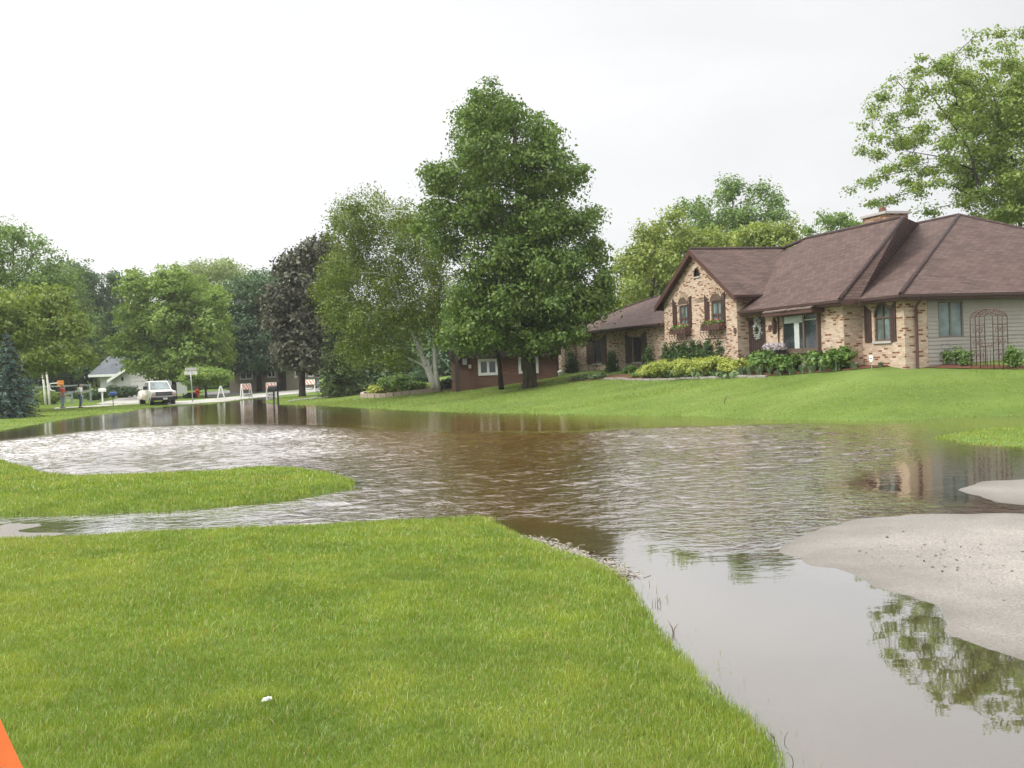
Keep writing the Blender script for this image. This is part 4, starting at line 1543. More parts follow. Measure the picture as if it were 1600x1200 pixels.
tree('round_maple', 'bright green round-crowned maple behind the pickup truck', (272, 606), 104,
     [(222, 445, 24, 26), (278, 440, 38, 26), (322, 462, 28, 28), (212, 490, 28, 30), (265, 495, 50, 38), (330, 505, 30, 34), (200, 535, 22, 24), (242, 556, 38, 24), (302, 552, 48, 28), (345, 545, 18, 24), (262, 575, 36, 14), (318, 572, 30, 14)],
     LF_MAPLE, M_BARK, r=.22, clump=.8, per=24, leaf=.26, dens=1.0, droop=.2, flat=.5)

tree('olive_maple', 'broad olive green maple overhanging the two people at the left', (22, 640), 74,
     [(52, 470, 44, 30), (12, 492, 42, 36), (80, 508, 36, 28), (25, 538, 42, 26), (95, 548, 28, 14), (60, 556, 34, 16), (-35, 500, 50, 50), (122, 560, 10, 6), (-60, 450, 50, 50), (40, 574, 30, 10)],
     LF_OLIVE, M_BARK, r=.22, clump=.68, per=24, leaf=.22, dens=1.0, droop=.15, flat=.5)

tree('lacy_tree', 'tall pale tree with feathery twigs at the left edge', (15, 625), 96,
     [(8, 362, 26, 22), (48, 375, 24, 22), (75, 395, 14, 16), (20, 415, 46, 34), (66, 430, 28, 26), (-40, 380, 46, 46), (-40, 460, 56, 56), (45, 450, 40, 30), (88, 440, 18, 24)],
     LF_MID, M_BARK, r=.25, clump=.8, per=17, leaf=.22, dens=.8, inner=.7, twigs=2)

tree('leafy_tree', 'mid green tree between the lacy tree and the dark poplars', (112, 615), 138,
     [(108, 470, 28, 36), (130, 520, 32, 46), (98, 430, 20, 22), (145, 565, 30, 24), (90, 560, 36, 30), (60, 520, 30, 40)],
     LF_MID, M_BARK, r=.22, clump=.9, per=22, leaf=.28)

tree('poplar_tree', 'slender dark blue-green tree with ragged top left of the round maple', (160, 612), 145,
     [(140, 438, 16, 26), (172, 455, 20, 34), (186, 432, 9, 12), (152, 500, 28, 44), (182, 540, 22, 36), (118, 420, 8, 14), (135, 470, 14, 20), (205, 520, 20, 40)],
     LF_DARK, M_BARK, r=.2, clump=.9, per=22, leaf=.30, dens=.9)

tree('willow_tree', 'pale feathery tree rising behind the round maple', (310, 608), 140,
     [(312, 425, 38, 22), (350, 420, 32, 20), (280, 440, 24, 18), (330, 460, 40, 30), (375, 440, 20, 20)],
     LF_PALE, M_BARK, r=.25, clump=.9, per=15, leaf=.28, dens=.8, inner=.7)

tree('ash_tree', 'bluish green tree between the round maple and the purple maple', (405, 604), 112,
     [(402, 448, 32, 28), (370, 468, 32, 32), (430, 460, 22, 34), (382, 520, 40, 40), (422, 540, 40, 40), (362, 545, 28, 34), (440, 500, 20, 36), (400, 560, 40, 20)],
     LF_DARK, M_BARK, r=.24, clump=.9, per=24, leaf=.28)

tree('spreading_tree', 'yellow-green tree with arching sprays behind the left wing roof', (1015, 580), 82,
     [(1040, 345, 18, 14), (1012, 370, 28, 22), (985, 410, 26, 24), (1062, 370, 38, 22), (1030, 405, 48, 32), (988, 450, 32, 28), (1100, 375, 38, 22), (1045, 440, 48, 28), (968, 470, 22, 18), (1150, 380, 34, 18), (1000, 500, 40, 26), (950, 505, 30, 26), (1100, 410, 40, 30)],
     LF_YELLOW, M_BARK, r=.25, clump=.75, per=20, leaf=.21, dens=.95, droop=.2, inner=.6)

tree('upright_tree', 'mid green tree with upright twiggy tops behind the cross gable roof', (1150, 575), 100,
     [(1138, 300, 26, 22), (1094, 325, 20, 18), (1070, 325, 10, 10), (1185, 300, 14, 22), (1210, 312, 13, 20), (1150, 338, 38, 22), (1200, 340, 24, 20), (1110, 352, 38, 18), (1160, 370, 50, 20)],
     LF_MID, M_BARK, r=.25, clump=.8, per=16, leaf=.24, dens=.85, inner=.7, up=.6, twigs=2)

tree('garden_tree', 'fresh green bushy tree touching the end of the cross gable ridge', (1205, 570), 78,
     [(1190, 366, 32, 16), (1226, 360, 18, 18), (1240, 376, 10, 14), (1165, 375, 26, 16), (1210, 395, 40, 24)],
     LF_YELLOW, M_BARK, r=.18, clump=.65, per=20, leaf=.20)

tree('sapling', 'thin open young tree showing above the main roof ridge', (1300, 565), 84,
     [(1284, 340, 7, 13), (1302, 346, 20, 13), (1331, 350, 11, 9), (1262, 360, 11, 10), (1318, 340, 5, 8), (1345, 352, 6, 5), (1290, 375, 30, 15)],
     LF_MID, M_BARK, r=.14, clump=.5, per=10, leaf=.20, dens=.75, inner=.8, twigs=2)

tree('locust_tree', 'large airy tree with layered sprays towering over the right wing', (1610, 565), 66,
     [(1423, 106, 11, 8), (1407, 128, 19, 9), (1448, 120, 23, 12), (1488, 84, 18, 11), (1522, 74, 18, 11), (1569, 74, 21, 15), (1597, 96, 21, 18), (1542, 153, 35, 31), (1572, 213, 40, 40), (1527, 193, 23, 21), (1552, 263, 39, 31), (1597, 258, 40, 47), (1592, 328, 53, 33), (1507, 158, 23, 19), (1477, 178, 18, 15), (1462, 233, 14, 12), (1537, 233, 26, 19), (1607, 138, 35, 47), (1393, 148, 15, 9), (1381, 173, 16, 9), (1427, 158, 25, 13), (1469, 144, 28, 15),
      (1519, 120, 37, 21), (1579, 130, 33, 26), (1369, 214, 18, 10), (1407, 219, 28, 13), (1454, 204, 25, 13), (1360, 278, 10, 9), (1393, 268, 18, 10), (1393, 303, 19, 7), (1427, 298, 25, 9), (1448, 264, 23, 11), (1429, 244, 25, 10),
      (1489, 248, 19, 13), (1549, 180, 33, 26), (1599, 198, 33, 32), (1569, 248, 37, 31), (1609, 298, 42, 40), (1539, 298, 33, 19), (1499, 314, 28, 15), (1569, 338, 49, 21), (1657, 108, 40, 47), (1697, 198, 49, 65), (1667, 288, 44, 58), (1747, 148, 44, 58), (1627, 158, 35, 35)],
     LF_LOCUST, M_BARK, r=.24, clump=.55, per=15, leaf=.17, dens=.85, flat=.5, inner=.85, depth=.7, droop=.12, twigs=1, limbs=.8,
     stems=[[(1612, 575, 0.248), (1600, 430, 0.198), (1575, 350, 0.154), (1528, 290, 0.094), (1515, 235, 0.066), (1482, 185, 0.044), (1440, 130, 0.017)], [(1600, 420, 0.138), (1590, 300, 0.110), (1575, 210, 0.066), (1540, 120, 0.028)],
            [(1600, 400, 0.132), (1650, 290, 0.099), (1690, 190, 0.055)], [(1520, 265, 0.055), (1470, 245, 0.033), (1410, 235, 0.014)]])

tree('ornamental_tree', 'low wide bright green ornamental tree beside the red hydrant', (322, 618), 97,
     [(322, 584, 32, 9), (296, 592, 16, 8), (345, 590, 16, 10), (318, 594, 34, 8), (305, 580, 16, 6)],
     LF_MAPLE, M_BARK, r=.10, clump=.4, per=18, leaf=.17)

# far dark trees closing the view behind the gardens
far = [(-40, 470, 120, LF_MID), (60, 500, 140, LF_DARK), (225, 505, 150, LF_DARK), (340, 500, 150, LF_MID), (450, 470, 140, LF_DARK), (540, 470, 125, LF_MID), (590, 520, 110, LF_DARK), (640, 480, 120, LF_MID), (705, 500, 112, LF_DARK), (770, 510, 125, LF_DARK), (850, 490, 120, LF_MID), (930, 480, 115, LF_MID)]
far_words = ['at the left frame edge', 'behind the leaning wood rail fence', 'behind the grey-roofed garage', 'behind the street name sign', 'behind the pale far house', 'above the striped spruce top', 'behind the birch\'s left side', 'behind the birch trunks', 'between the birch and the pyramidal tree',
             'behind the red brick house', 'behind the pyramidal tree crown', 'behind the left wing\'s end']
for (px, py, D, mt), wd in zip(far, far_words):
    g = np.random.default_rng(px + 900)
    bl = [(px + g.normal(0, 26), py + g.uniform(0, 85), g.uniform(24, 40), g.uniform(20, 34)) for _ in range(9)] + [(px, py + 105, 55, 22)]
    tree('background_tree', 'background tree ' + wd, (px, 598 - .035 * (px - 400)), D, bl, mt, M_BARK, r=.25, clump=1.1, per=18, leaf=.40, group='trees closing the view', seed=px + 1000)


def conifer(name, label, px, py, D, ytop, hw, mat, leaf=.16, layers=15, droop=.5, seed=1, per=34, group=None):
    """needle tree: whorls of drooping boughs round a straight trunk"""
    g = np.random.default_rng(seed)
    k = D / F
    p = atD(px, py, D)
    B = np.array([p[0], D, float(terrain(p[0], D)[0])])
    H = atD(px, ytop, D)[2] - B[2]
    Wd = hw * k
    root = empty(name, tuple(B))
    tag(root, label, 'tree', group)
    mb = MB()
    mb.tube([(0, 0, -.1), (0, 0, H * .5), (0, 0, H)], [H * .02, H * .012, .015], 9)
    C, Nn = [], []
    for L in range(layers):
        t = (L + .3) / layers
        z = H * (.03 + .95 * t)
        rad = Wd * (1 - t) ** .85 * g.uniform(.85, 1.12) + .12
        nb = max(5, int(13 * (1 - t) + 5))
        for j in range(nb):
            a = 2 * math.pi * (j + g.random()) / nb
            rl = rad * g.uniform(.72, 1.15)
            d = np.array([math.cos(a), math.sin(a), 0])
            s_ = np.linspace(.06, 1, 7)
            pts = [d * rl * q + np.array([0, 0, z - droop * rl * (q ** 1.3) + .22 * droop * rl * q ** 4]) for q in s_]
            mb.tube([pts[0], pts[3], pts[6]], [.03, .02, .006], 4, False)
            n = int(per * rl) + 10
            tt = g.random(n) ** .75
            base = d * (rl * tt)[:, None] + np.column_stack([np.zeros(n), np.zeros(n), z - droop * rl * tt ** 1.3 + .22 * droop * rl * tt ** 4])
            sd2 = np.array([-d[1], d[0], 0])
            wv = .30 * rl * (1.1 - tt) * (tt > .1) + .06
            lat = g.normal(0, .55, n) * wv
            q = base + sd2 * lat[:, None]
            q[:, 2] -= np.abs(lat) * .35 + g.random(n) * .22
            C.append(q)
            Nn.append(np.array([0, 0, .8]) + d * .35 + g.normal(size=(n, 3)) * .45)
    C, Nn = np.concatenate(C), np.concatenate(Nn)
    ok = C[:, 2] > .03
    V = leaves(C[ok], Nn[ok], leaf, .45, seed)
    np_mesh('crown', V, np.arange(len(V)).reshape(-1, 4), mat, root)
    mb.build('trunk', M_BARK, root)
    return root


conifer('spruce_tree', 'drooping dark spruce with light green tips under the birch', 534, 613, 77, 432, 50, LF_SPRUCE, .17, 17, .62, 5, 60)
conifer('blue_spruce', 'blue-grey spruce sweeping the lawn at the left edge', 16, 642, 62, 512, 52, LF_BLUE, .13, 15, .38, 6, 70)


# ------------------------------------------------------------------ shrubs and bed plants
def shrub(name, label, px, py, rx, h, mat, leaf=.1, clump=.22, per=16, cat='shrub', group=None, lobes=7, seed=None, cone=False, flat=.7, dens=1.0, sink=0.0, D=None, up=.45):
    """px,py: foot of the plant; rx half width and h height in measured pixels"""
    P = G(px, py) if D is None else np.array([*atD(px, py, D)[:2], float(terrain(atD(px, py, D)[0], D)[0])])
    k = P[1] / F
    rx, h = rx * k, (h * k if D is None else atD(px, py - h, D)[2] - P[2])
    seed = seed if seed is not None else int(px * 3 + py)
    g = np.random.default_rng(seed)
    root = empty(name, (P[0], P[1], P[2] - sink))
    tag(root, label, cat, group)
    bl = []
    if cone:
        for t in np.linspace(.08, .92, 8):
            wv = rx * (1 - t) ** .5 * (.8 + .4 * min(t * 5, 1)) * 1.05
            bl.append((np.array([0, 0, h * t]), (wv, wv, h * .12)))
    else:
        bl.append((np.array([0, 0, h * .45]), (rx * .68, rx * .62, h * .44)))
        for j in range(lobes):
            a = 2 * math.pi * (j + g.random() * .6) / lobes
            rr = g.uniform(.26, .4)
            bl.append((np.array([math.cos(a) * rx * (1 - rr), math.sin(a) * min(rx, 1.2) * (1 - rr), h * g.uniform(.3, .72)]), (rx * rr, min(rx, 1.2) * rr * 1.2, h * g.uniform(.22, .32))))
    C, Nn = cloud(bl, clump, per, leaf, seed, dens, 0.05, flat, up, .5)
    C = C[C[:, 2] > .0] if False else C
    ok = C[:, 2] > .01
    V = leaves(C[ok], Nn[ok], leaf, .6, seed)
    np_mesh('foliage', V, np.arange(len(V)).reshape(-1, 4), mat, root)
    m = MB()
    for j in range(5):
        a = g.uniform(0, 6.28)
        q = np.array([math.cos(a) * rx * .45, math.sin(a) * rx * .4, h * .6])
        if cone:
            q = np.array([q[0] * .1, q[1] * .1, h * (.5 + .1 * j)])
        limb(m, (q[0] * .2, q[1] * .2, -.03), q, .02, .008, 5, .05, 4)
    m.build('stem', M_BARK, root)
    return root


def bladeplant(name, label, px, py, rx, h, mat, n=60, wd=.035, cat='plant', group=None, seed=0, arch=.5):
    """clump of arching strap leaves"""
    P = G(px, py)
    k = P[1] / F
    rx, h = rx * k, h * k
    g = np.random.default_rng(seed + int(px * 5))
    V, Q = [], []
    for i in range(n):
        a = g.uniform(0, 2 * math.pi)
        r0 = g.uniform(0, rx * .55)
        b = np.array([math.cos(a) * r0, math.sin(a) * min(r0, .4), 0])
        hh = h * g.uniform(.6, 1.1)
        a2 = a + g.normal(0, .5)
        out = np.array([math.cos(a2), math.sin(a2), 0]) * rx * g.uniform(.3, 1.0) * arch
        s = np.array([-math.sin(a2), math.cos(a2), 0]) * wd
        base = len(V)
        for t in (0, .4, .75, 1):
            c = b + out * t ** 1.8 + np.array([0, 0, hh * (t - .28 * arch * t ** 3)])
            ww = (1 - t ** 2.2) * .9 + .1
            V += [c - s * ww, c + s * ww]
        for q in range(3):
            Q.append((base + 2 * q, base + 2 * q + 1, base + 2 * q + 3, base + 2 * q + 2))
    o = np_mesh(name, np.array(V), np.array(Q), mat)
    o.location = tuple(P)
    return tag(o, label, cat, group)


# seven clipped arborvitae under the gable windows, one more to the right and four by the left wing
AV = [(1041, 560, 9, 15, 'leftmost'), (1052, 560, 7.5, 17, 'second'), (1061, 560, 7, 16, 'third'), (1070, 560, 8, 17, 'fourth'), (1082, 560, 10, 19, 'fifth'), (1094, 560, 8, 19, 'sixth'), (1107, 560, 11, 21, 'widest, rightmost')]
for px, py, rx, h, wd in AV:
    P = hplane(px, py, 0, UG - .9)
    Wp = hworld(*P)
    shrub('arborvitae', '%s small arborvitae in the row under the gable windows' % wd, px, py, rx, h + 7, LF_ARBOR, .07, .14, 22, 'shrub', 'arborvitae row under the gable', cone=True, D=Wp[1], seed=int(px))
for px, py, rx, h, lb in ((1124, 557, 7.5, 24, 'lone pointed arborvitae right of the small arborvitae row'), (1014, 569, 9.5, 28, 'dark arborvitae touching the right shutter of the wing window nearest the gable'),
                          (957, 587, 10.5, 37, 'dark arborvitae between the two wing windows'), (894, 591, 10, 39, 'tall dark arborvitae beside the porch pier')):
    P = hworld(*hplane(px, py, 0, (UG if px > 1040 else UW) - 1.0))
    shrub('arborvitae', lb, px, py, rx, h + 3, LF_ARBOR, .07, .18, 16, 'shrub', None, cone=True, D=P[1], seed=int(px))
# mounded golden shrubs
GOLD = [(1020, 590, 18, 22, 'leftmost mound, touching the dark arborvitae'), (1050, 589, 24, 28, 'tall mound below the arborvitae row'), (1085, 588, 24, 29, 'middle mound'), (1118, 587, 24, 31, 'highest mound, below the lone arborvitae'), (1148, 587, 18, 24, 'rightmost mound, beside the strap-leaved plants')]
for px, py, rx, h, wd in GOLD:
    shrub('golden_shrub', 'golden yellow shrub in the front bed, ' + wd, px, py, rx + 6, h + 1, LF_GOLD, .075, .17, 20, 'shrub', 'golden shrubs in the front bed', seed=int(px), lobes=9)
for i, (px, py, rx, h) in enumerate([(1030, 591, 9, 8), (1046, 591, 10, 13), (1064, 591, 11, 15), (1082, 590, 11, 14), (1097, 590, 10, 12), (1116, 590, 10, 10), (1134, 590, 10, 12), (1150, 589, 9, 11), (937, 592, 9, 8), (915, 593, 10, 8), (903, 594, 7, 6)]):
    shrub('hosta', 'low broad-leaved hosta edging the brick house bed, %s' % ['under the leftmost golden mound', 'third of its row', 'tallest, below the middle arborvitae', 'dark one right of the tallest', 'below the fifth arborvitae', 'low one below the rightmost arborvitae',
          'below the lone arborvitae', 'rightmost, meeting the strap leaves', 'below the far wing window', 'pale one right of the pointed arborvitae', 'smallest, at the porch pier'][i],
          px, py, rx, h, LF_HOSTA, .17, .22, 9, 'plant', 'hostas edging the bed', lobes=5, flat=.4, seed=int(px) + 4)
for px, py, rx, h, lb in ((985, 583, 12, 14, 'low bluish shrub under the wing window nearest the gable'), (1000, 590, 14, 8, 'grey-green ground plant left of the golden shrubs'), (1172, 570, 11, 15, 'dark rounded shrub right of the lone arborvitae')):
    shrub('bed_shrub', lb, px, py, rx, h, LF_MID, .09, .18, 16, 'shrub', None, seed=int(px))
# leafy mounds along the facade
for px, py, rx, h, lb in ((1187, 577, 17, 26, 'leafy spreading plant in front of the dark door'), (1198, 582, 20, 36, 'large bright peony bush below the wall lantern'), (1231, 583, 21, 33, 'large bright peony bush below the picture window'), (1279, 579, 16, 32, 'peony bush under the right pane of the picture window'),
                          (1312, 578, 20, 38, 'darkest peony bush at the corner of the main block')):
    shrub('peony_bush', lb, px, py, rx, h, LF_PEONY, .15, .28, 18, 'shrub', None, seed=int(px) + 2, flat=.5, up=.7, lobes=9)
IR = [(1160, 588, 10, 17), (1173, 588, 10, 18), (1187, 588, 9, 17), (1203, 587, 9, 15), (1217, 587, 8, 12), (1236, 586, 10, 12), (1255, 584, 10, 15), (1268, 583, 9, 14), (1285, 582, 8, 12), (1308, 580, 10, 20), (1335, 577, 9, 13), (1376, 574, 6, 9)]
for i, (px, py, rx, h) in enumerate(IR):
    wd = ['beside the rightmost golden mound', 'below the door\'s left edge', 'below the dark door', 'below the wall lantern bush', 'between the two bright bushes', 'below the picture window\'s left pane', 'below the picture window mullion', 'left of the mullion bush', 'under the right pane bush',
          'arching over the corner bush\'s foot', 'at the recessed wall left of the white shield sign', 'small, right of the white shield sign'][i]
    bladeplant('iris_clump', 'pale green strap-leaved clump ' + wd, px, py, rx, h, LF_IRIS, 70, .03, 'plant', 'strap-leaved clumps along the facade', i)
# shrubs along the siding
for px, py, rx, h, lb in ((1447, 570, 10, 30, 'ragged narrow shrub at the brick edge of the siding wall'), (1474, 570, 12, 35, 'upright shrub under the siding window'), (1505, 572, 13, 29, 'rounded shrub left of the garden arch'), (1585, 576, 12, 36, 'ragged shrub right of the garden arch')):
    shrub('foundation_shrub', lb, px, py, rx, h, LF_PEONY, .085, .2, 16, 'shrub', None, seed=int(px) + 3, dens=.8)
# birch bed
for px, py, rx, h, mt, lb in ((590, 617, 16, 15, LF_GOLD, 'low lime green mound at the left tip of the stone-edged bed'), (612, 615, 19, 29, LF_MID, 'large leafy shrub left in the birch bed'), (633, 614, 20, 28, LF_PEONY, 'large rounded shrub middle of the birch bed'),
                              (602, 612, 13, 20, LF_JUNIPER, 'feathery shrub behind the lime mound'), (655, 611, 9, 15, LF_PEONY, 'small light shrub left of the birch trunks'), (665, 609, 10, 10, LF_GOLD, 'low yellowish plant at the birch foot'),
                              (697, 608, 14, 15, LF_YEW, 'clipped dark mound right of the birch trunks'), (721, 605, 10, 15, LF_YEW, 'clipped round shrub beside the red brick house'), (638, 600, 24, 18, LF_JUNIPER, 'tiered evergreen shrub behind the birch bed'),
                              (560, 615, 16, 13, LF_JUNIPER, 'low spreading shrub at the spruce foot'), (662, 598, 20, 18, LF_DARK, 'dark clipped hedge shrub behind the birch'), (712, 597, 12, 8, LF_DARK, 'low dark hedge shrub seen between birch and red brick house')):
    shrub('garden_shrub', lb, px, py, rx, h, mt, .13, .3, 16, 'shrub', None, seed=int(px) + 9)
# left gardens
for px, py, rx, h, mt, lb in ((75, 632, 20, 22, LF_OLIVE, 'round leafy shrub beside the blue-grey spruce'), (150, 625, 22, 17, LF_JUNIPER, 'low juniper behind the person in white'), (192, 622, 28, 20, LF_JUNIPER, 'spreading juniper behind the white mailbox'), (222, 615, 22, 18, LF_JUNIPER, 'spreading juniper by the garage driveway'),
                              (122, 624, 16, 14, LF_JUNIPER, 'low juniper between the two people'), (130, 610, 18, 23, LF_YELLOW, 'yellow-green shrub behind the two people'), (152, 608, 16, 24, LF_OLIVE, 'shrub at the corner of the grey-roofed garage'), (50, 622, 26, 20, LF_MID, 'shrub under the wood rail fence'),
                              (365, 609, 16, 18, LF_YEW, 'dark clipped hedge shrub left at the pale far house'), (410, 606, 22, 10, LF_YEW, 'dark low hedge shrub at the pale far house door'), (450, 604, 24, 10, LF_YEW, 'dark low hedge shrub below the far right window'), (297, 622, 8, 6, LF_YEW, 'tiny shrub at the foot of the street sign')):
    shrub('yard_shrub', lb, px, py, rx, h, mt, .16, .38, 16, 'shrub', None, seed=int(px) + 19, flat=.45 if mt is LF_JUNIPER else .7)

# ------------------------------------------------------------------ planting beds
ribbon('mulch_bed', [(888, 596.5), (930, 594.5), (955, 592.5), (975, 592.5), (1000, 593.5), (1060, 592.5), (1120, 590.5), (1180, 589.5), (1230, 586.5), (1290, 582.5), (1340, 578), (1417, 573.5)],
       [(890, 590), (930, 588.5), (955, 587), (975, 586), (1000, 584), (1060, 581), (1120, 579), (1180, 577), (1230, 574.5), (1290, 573), (1340, 571), (1417, 569.5)], M_MULCH, .025, 60, 6)
ribbon('mulch_bed', [(566, 621), (600, 619), (650, 614.5), (690, 610.5), (736, 605.5)], [(575, 613), (600, 610), (650, 606), (690, 603), (732, 601)], M_MULCH, .03, 30, 5)
ribbon('mulch_bed', [(812, 602), (828, 603), (846, 601.5)], [(814, 597), (828, 596), (844, 597)], M_MULCH, .025, 12, 4)
ribbon('mulch_bed', [(1420, 573), (1450, 575), (1500, 576.5), (1560, 577.5), (1602, 578)], [(1420, 569), (1450, 570.5), (1500, 571), (1560, 571.5), (1602, 572)], M_MULCH, .025, 20, 4)


def edging(name, label, pts, wdt, hgt, mat, blk):
    P = np.array([G(*p)[:2] for p in pts])
    s = np.r_[0, np.cumsum(np.linalg.norm(np.diff(P, axis=0), axis=1))]
    n = int(s[-1] / blk)
    q = np.linspace(0, s[-1], n + 1)
    X, Y = np.interp(q, s, P[:, 0]), np.interp(q, s, P[:, 1])
    Z = terrain(X, Y)
    m = MB()
    o0 = np.array([X.mean(), Y.mean(), Z.min()])
    for i in range(n):
        a, b = np.array([X[i], Y[i], Z[i] + hgt * .4]), np.array([X[i + 1], Y[i + 1], Z[i + 1] + hgt * .4])
        d = (b - a) * .03
        j = rng.uniform(-.012, .012)
        m.bar(a + d - o0 + (0, 0, j), b - d - o0 + (0, 0, j), wdt * rng.uniform(.9, 1.1), hgt * 1.1)
    o = m.build(name, mat, loc=tuple(o0), bevel=.015)
    return tag(o, label, 'edging')


edging('stone_edging', 'curved low tan stone edging round the birch bed', [(575, 617), (566, 618.5), (566, 621.5), (585, 621.5), (610, 620), (640, 616.5), (665, 614), (690, 611.5)], .22, .26, M_STONE, .5)
edging('bed_edging', 'thin pale concrete edging along the golden shrubs of the front bed', [(945, 594), (960, 593), (972, 593.5), (985, 595), (1010, 595), (1060, 593.8), (1120, 591.8), (1180, 590.6), (1198, 590)], .12, .09, plain('weathered_edging', (.27, .25, .22), .9, .2, 6, .4), .6)
edging('bed_edging', 'short pale edging stone at the right end of the birch bed', [(719, 608), (737, 606)], .2, .12, M_SILL, .4)

# ------------------------------------------------------------------ red brick house behind the big tree
def wposts(D):
    return D


D2 = 64.0


def at2(px, py, D=D2):
    return atD(px, py, D)


B2 = at2(785, 592)
rb = empty('red_brick_house', (B2[0], D2, B2[2] - .6), 0.02)
tag(rb, 'low red brick house with dark upper siding behind the big pyramidal tree', 'house')


def L2(px, py, d=0.0):
    q = at2(px, py)
    return (q[0] - B2[0], d, q[2] - B2[2] + .6)


x0, _, zb = L2(706, 594)
x1 = L2(874, 590)[0]
zt = L2(785, 558)[2]
ztop = L2(785, 512)[2]
holes = []
for l, r_, t, bt in ((746.5, 779, 561, 586), (809.5, 842, 557, 583)):
    a, c = L2(l, t), L2(r_, bt)
    holes.append((a[0], c[0], c[2], a[2]))
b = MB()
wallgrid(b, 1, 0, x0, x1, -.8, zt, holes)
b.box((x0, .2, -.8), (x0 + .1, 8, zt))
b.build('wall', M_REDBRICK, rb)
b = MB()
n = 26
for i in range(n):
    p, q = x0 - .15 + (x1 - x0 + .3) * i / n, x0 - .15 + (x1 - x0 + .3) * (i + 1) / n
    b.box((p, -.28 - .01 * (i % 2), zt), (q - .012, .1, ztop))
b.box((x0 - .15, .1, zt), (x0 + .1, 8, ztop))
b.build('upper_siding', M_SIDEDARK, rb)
b = MB()
slab(b, [(x0 - .6, -.8, ztop), (x1 + .6, -.8, ztop), (x1 - 2, 4.5, ztop + 2.0), (x0 + 2.5, 4.5, ztop + 2.0)])
slab(b, [(x0 - .6, 9.8, ztop), (x0 - .6, -.8, ztop + .002), (x0 + 2.5, 4.5, ztop + 2.002)])
b.build('roof', M_SHINGLE, rb)
for h in holes:
    m = MB()
    fw = .16
    a0, a1, z0, z1 = h
    for bx_ in (((a0, -.04, z0), (a0 + fw, .06, z1)), ((a1 - fw, -.04, z0), (a1, .06, z1)), ((a0 + fw, -.04, z1 - fw), (a1 - fw, .06, z1)), ((a0 + fw, -.04, z0), (a1 - fw, .06, z0 + fw)), (((a0 + a1) / 2 - .07, -.03, z0 + fw), ((a0 + a1) / 2 + .07, .06, z1 - fw))):
        m.box(*bx_)
    f = m.build('window', M_WHITE, rb, bevel=.01)
    MB().box((a0 + .12, .02, z0 + .12), (a1 - .12, .04, z1 - .12)).build('pane', M_GLASS, f)
for (l, r_, t, bt, nm, mt) in ((722.5, 730, 559.5, 570, 'meter_box', M_STEEL), (732, 736.5, 570, 575.5, 'junction_box', M_OFFW)):
    a, c = L2(l, t), L2(r_, bt)
    MB().box((a[0], -.16, c[2]), (c[0], -.005, a[2])).build(nm, mt, rb, bevel=.02)
q = L2(872, 590)
MB().bar((q[0], -.1, zb - .5), (q[0], -.1, zt), .1, .1).build('downspout', M_TRIM, rb)
q = L2(715, 590)
b = MB().bar((q[0], -.45, -.8), (q[0], -.45, ztop), .22, .22)
b.build('porch_post', M_SIDEDARK, rb)
p = G(875, 585.5)
m = MB()
m.lathe([(.13, 0), (.16, .26), (.17, .27), (.17, .30), (.06, .36)], (0, 0, 0), 12)
tag(m.build('bucket', M_WHITE, loc=tuple(G(875, 588.5))), 'small white covered bucket on the ground beside the porch pier', 'bucket')
# thin trunk in front of the red brick house and dark post-like trunks
p = atD(783, 598, 60)
p[2] = float(terrain(p[0], 60)[0])
m = MB()
m.tube([(0, 0, -.1), (-.05, 0, 1.2), (-.18, 0, 2.6), (-.3, 0, 6)], [.16, .11, .10, .07], 8)
tag(m.build('slim_trunk', M_BARK, loc=tuple(p)), 'slim dark leaning trunk standing before the red brick wall', 'tree')

# ------------------------------------------------------------------ grey-roofed garage on the far left
D3 = 118.0
g0 = atD(225, 614, D3)
gz0 = float(terrain(g0[0], D3)[0])
gar = empty('garage_house', (g0[0], D3, gz0), 0.0)
tag(gar, 'pale garage with grey hipped roof half hidden by the round maple', 'house')


def L3(px, py, d=0.0):
    q = atD(px, py, D3 + d)
    return np.array([q[0] - g0[0], d, q[2] - gz0])


b = MB()
xl, xr = L3(176, 600)[0], L3(292, 600)[0]
eave = L3(176, 594)[2]
xg = L3(199, 575)[0]
b.face([(xl, 0, -.6), (xr, 0, -.6), (xr, 0, eave), (xl, 0, eave)])
gap = (xl - .2 + xr + .2) / 2
gtop = L3(235, 555)[2]
b.face([(xl, 0, eave), (xr, 0, eave), (gap, 0, gtop)])
b.face([(xl, 0, -.6), (xl, 0, eave), (xl, 9, eave), (xl, 9, -.6)])
xq = L3(157, 600, 3)[0]
b.face([(xq, 3, -.6), (xl, 3, -.6), (xl, 3, eave + .6), (xq, 3, eave + .6)])
b.face([(xq, 3, -.6), (xq, 9, -.6), (xq, 9, eave + .6), (xq, 3, eave + .6)])
b.build('wall', M_CREAMW, gar)
b = MB()
slab(b, [(xl - .4, -.5, eave), (gap, -.5, gtop + .15), (gap, 7, gtop + .15), (xl - .4, 7, eave)])
slab(b, [(gap, -.5, gtop + .152), (xr + .4, -.5, eave), (xr + .4, 7, eave), (gap, 7, gtop + .152)])
pl, pt_ = L3(138, 586, 2.5), L3(178, 549, 6.5)
pr_ = L3(240, 540, 6.5)
slab(b, [tuple(pl), (xr, 2.5, pl[2]), tuple(pr_), tuple(pt_)])
slab(b, [(pl[0], 11, pl[2]), tuple(pl), tuple(pt_)])
b.build('roof', M_SHINGLE2, gar)
b = MB()
b.prism([(xl - .4, -.56, eave + .02), (gap, -.56, gtop + .17), (gap, -.56, gtop - .15), (xl - .4, -.56, eave - .3)], (0, .05, 0))
b.build('fascia', M_WHITE, gar)
b = MB()
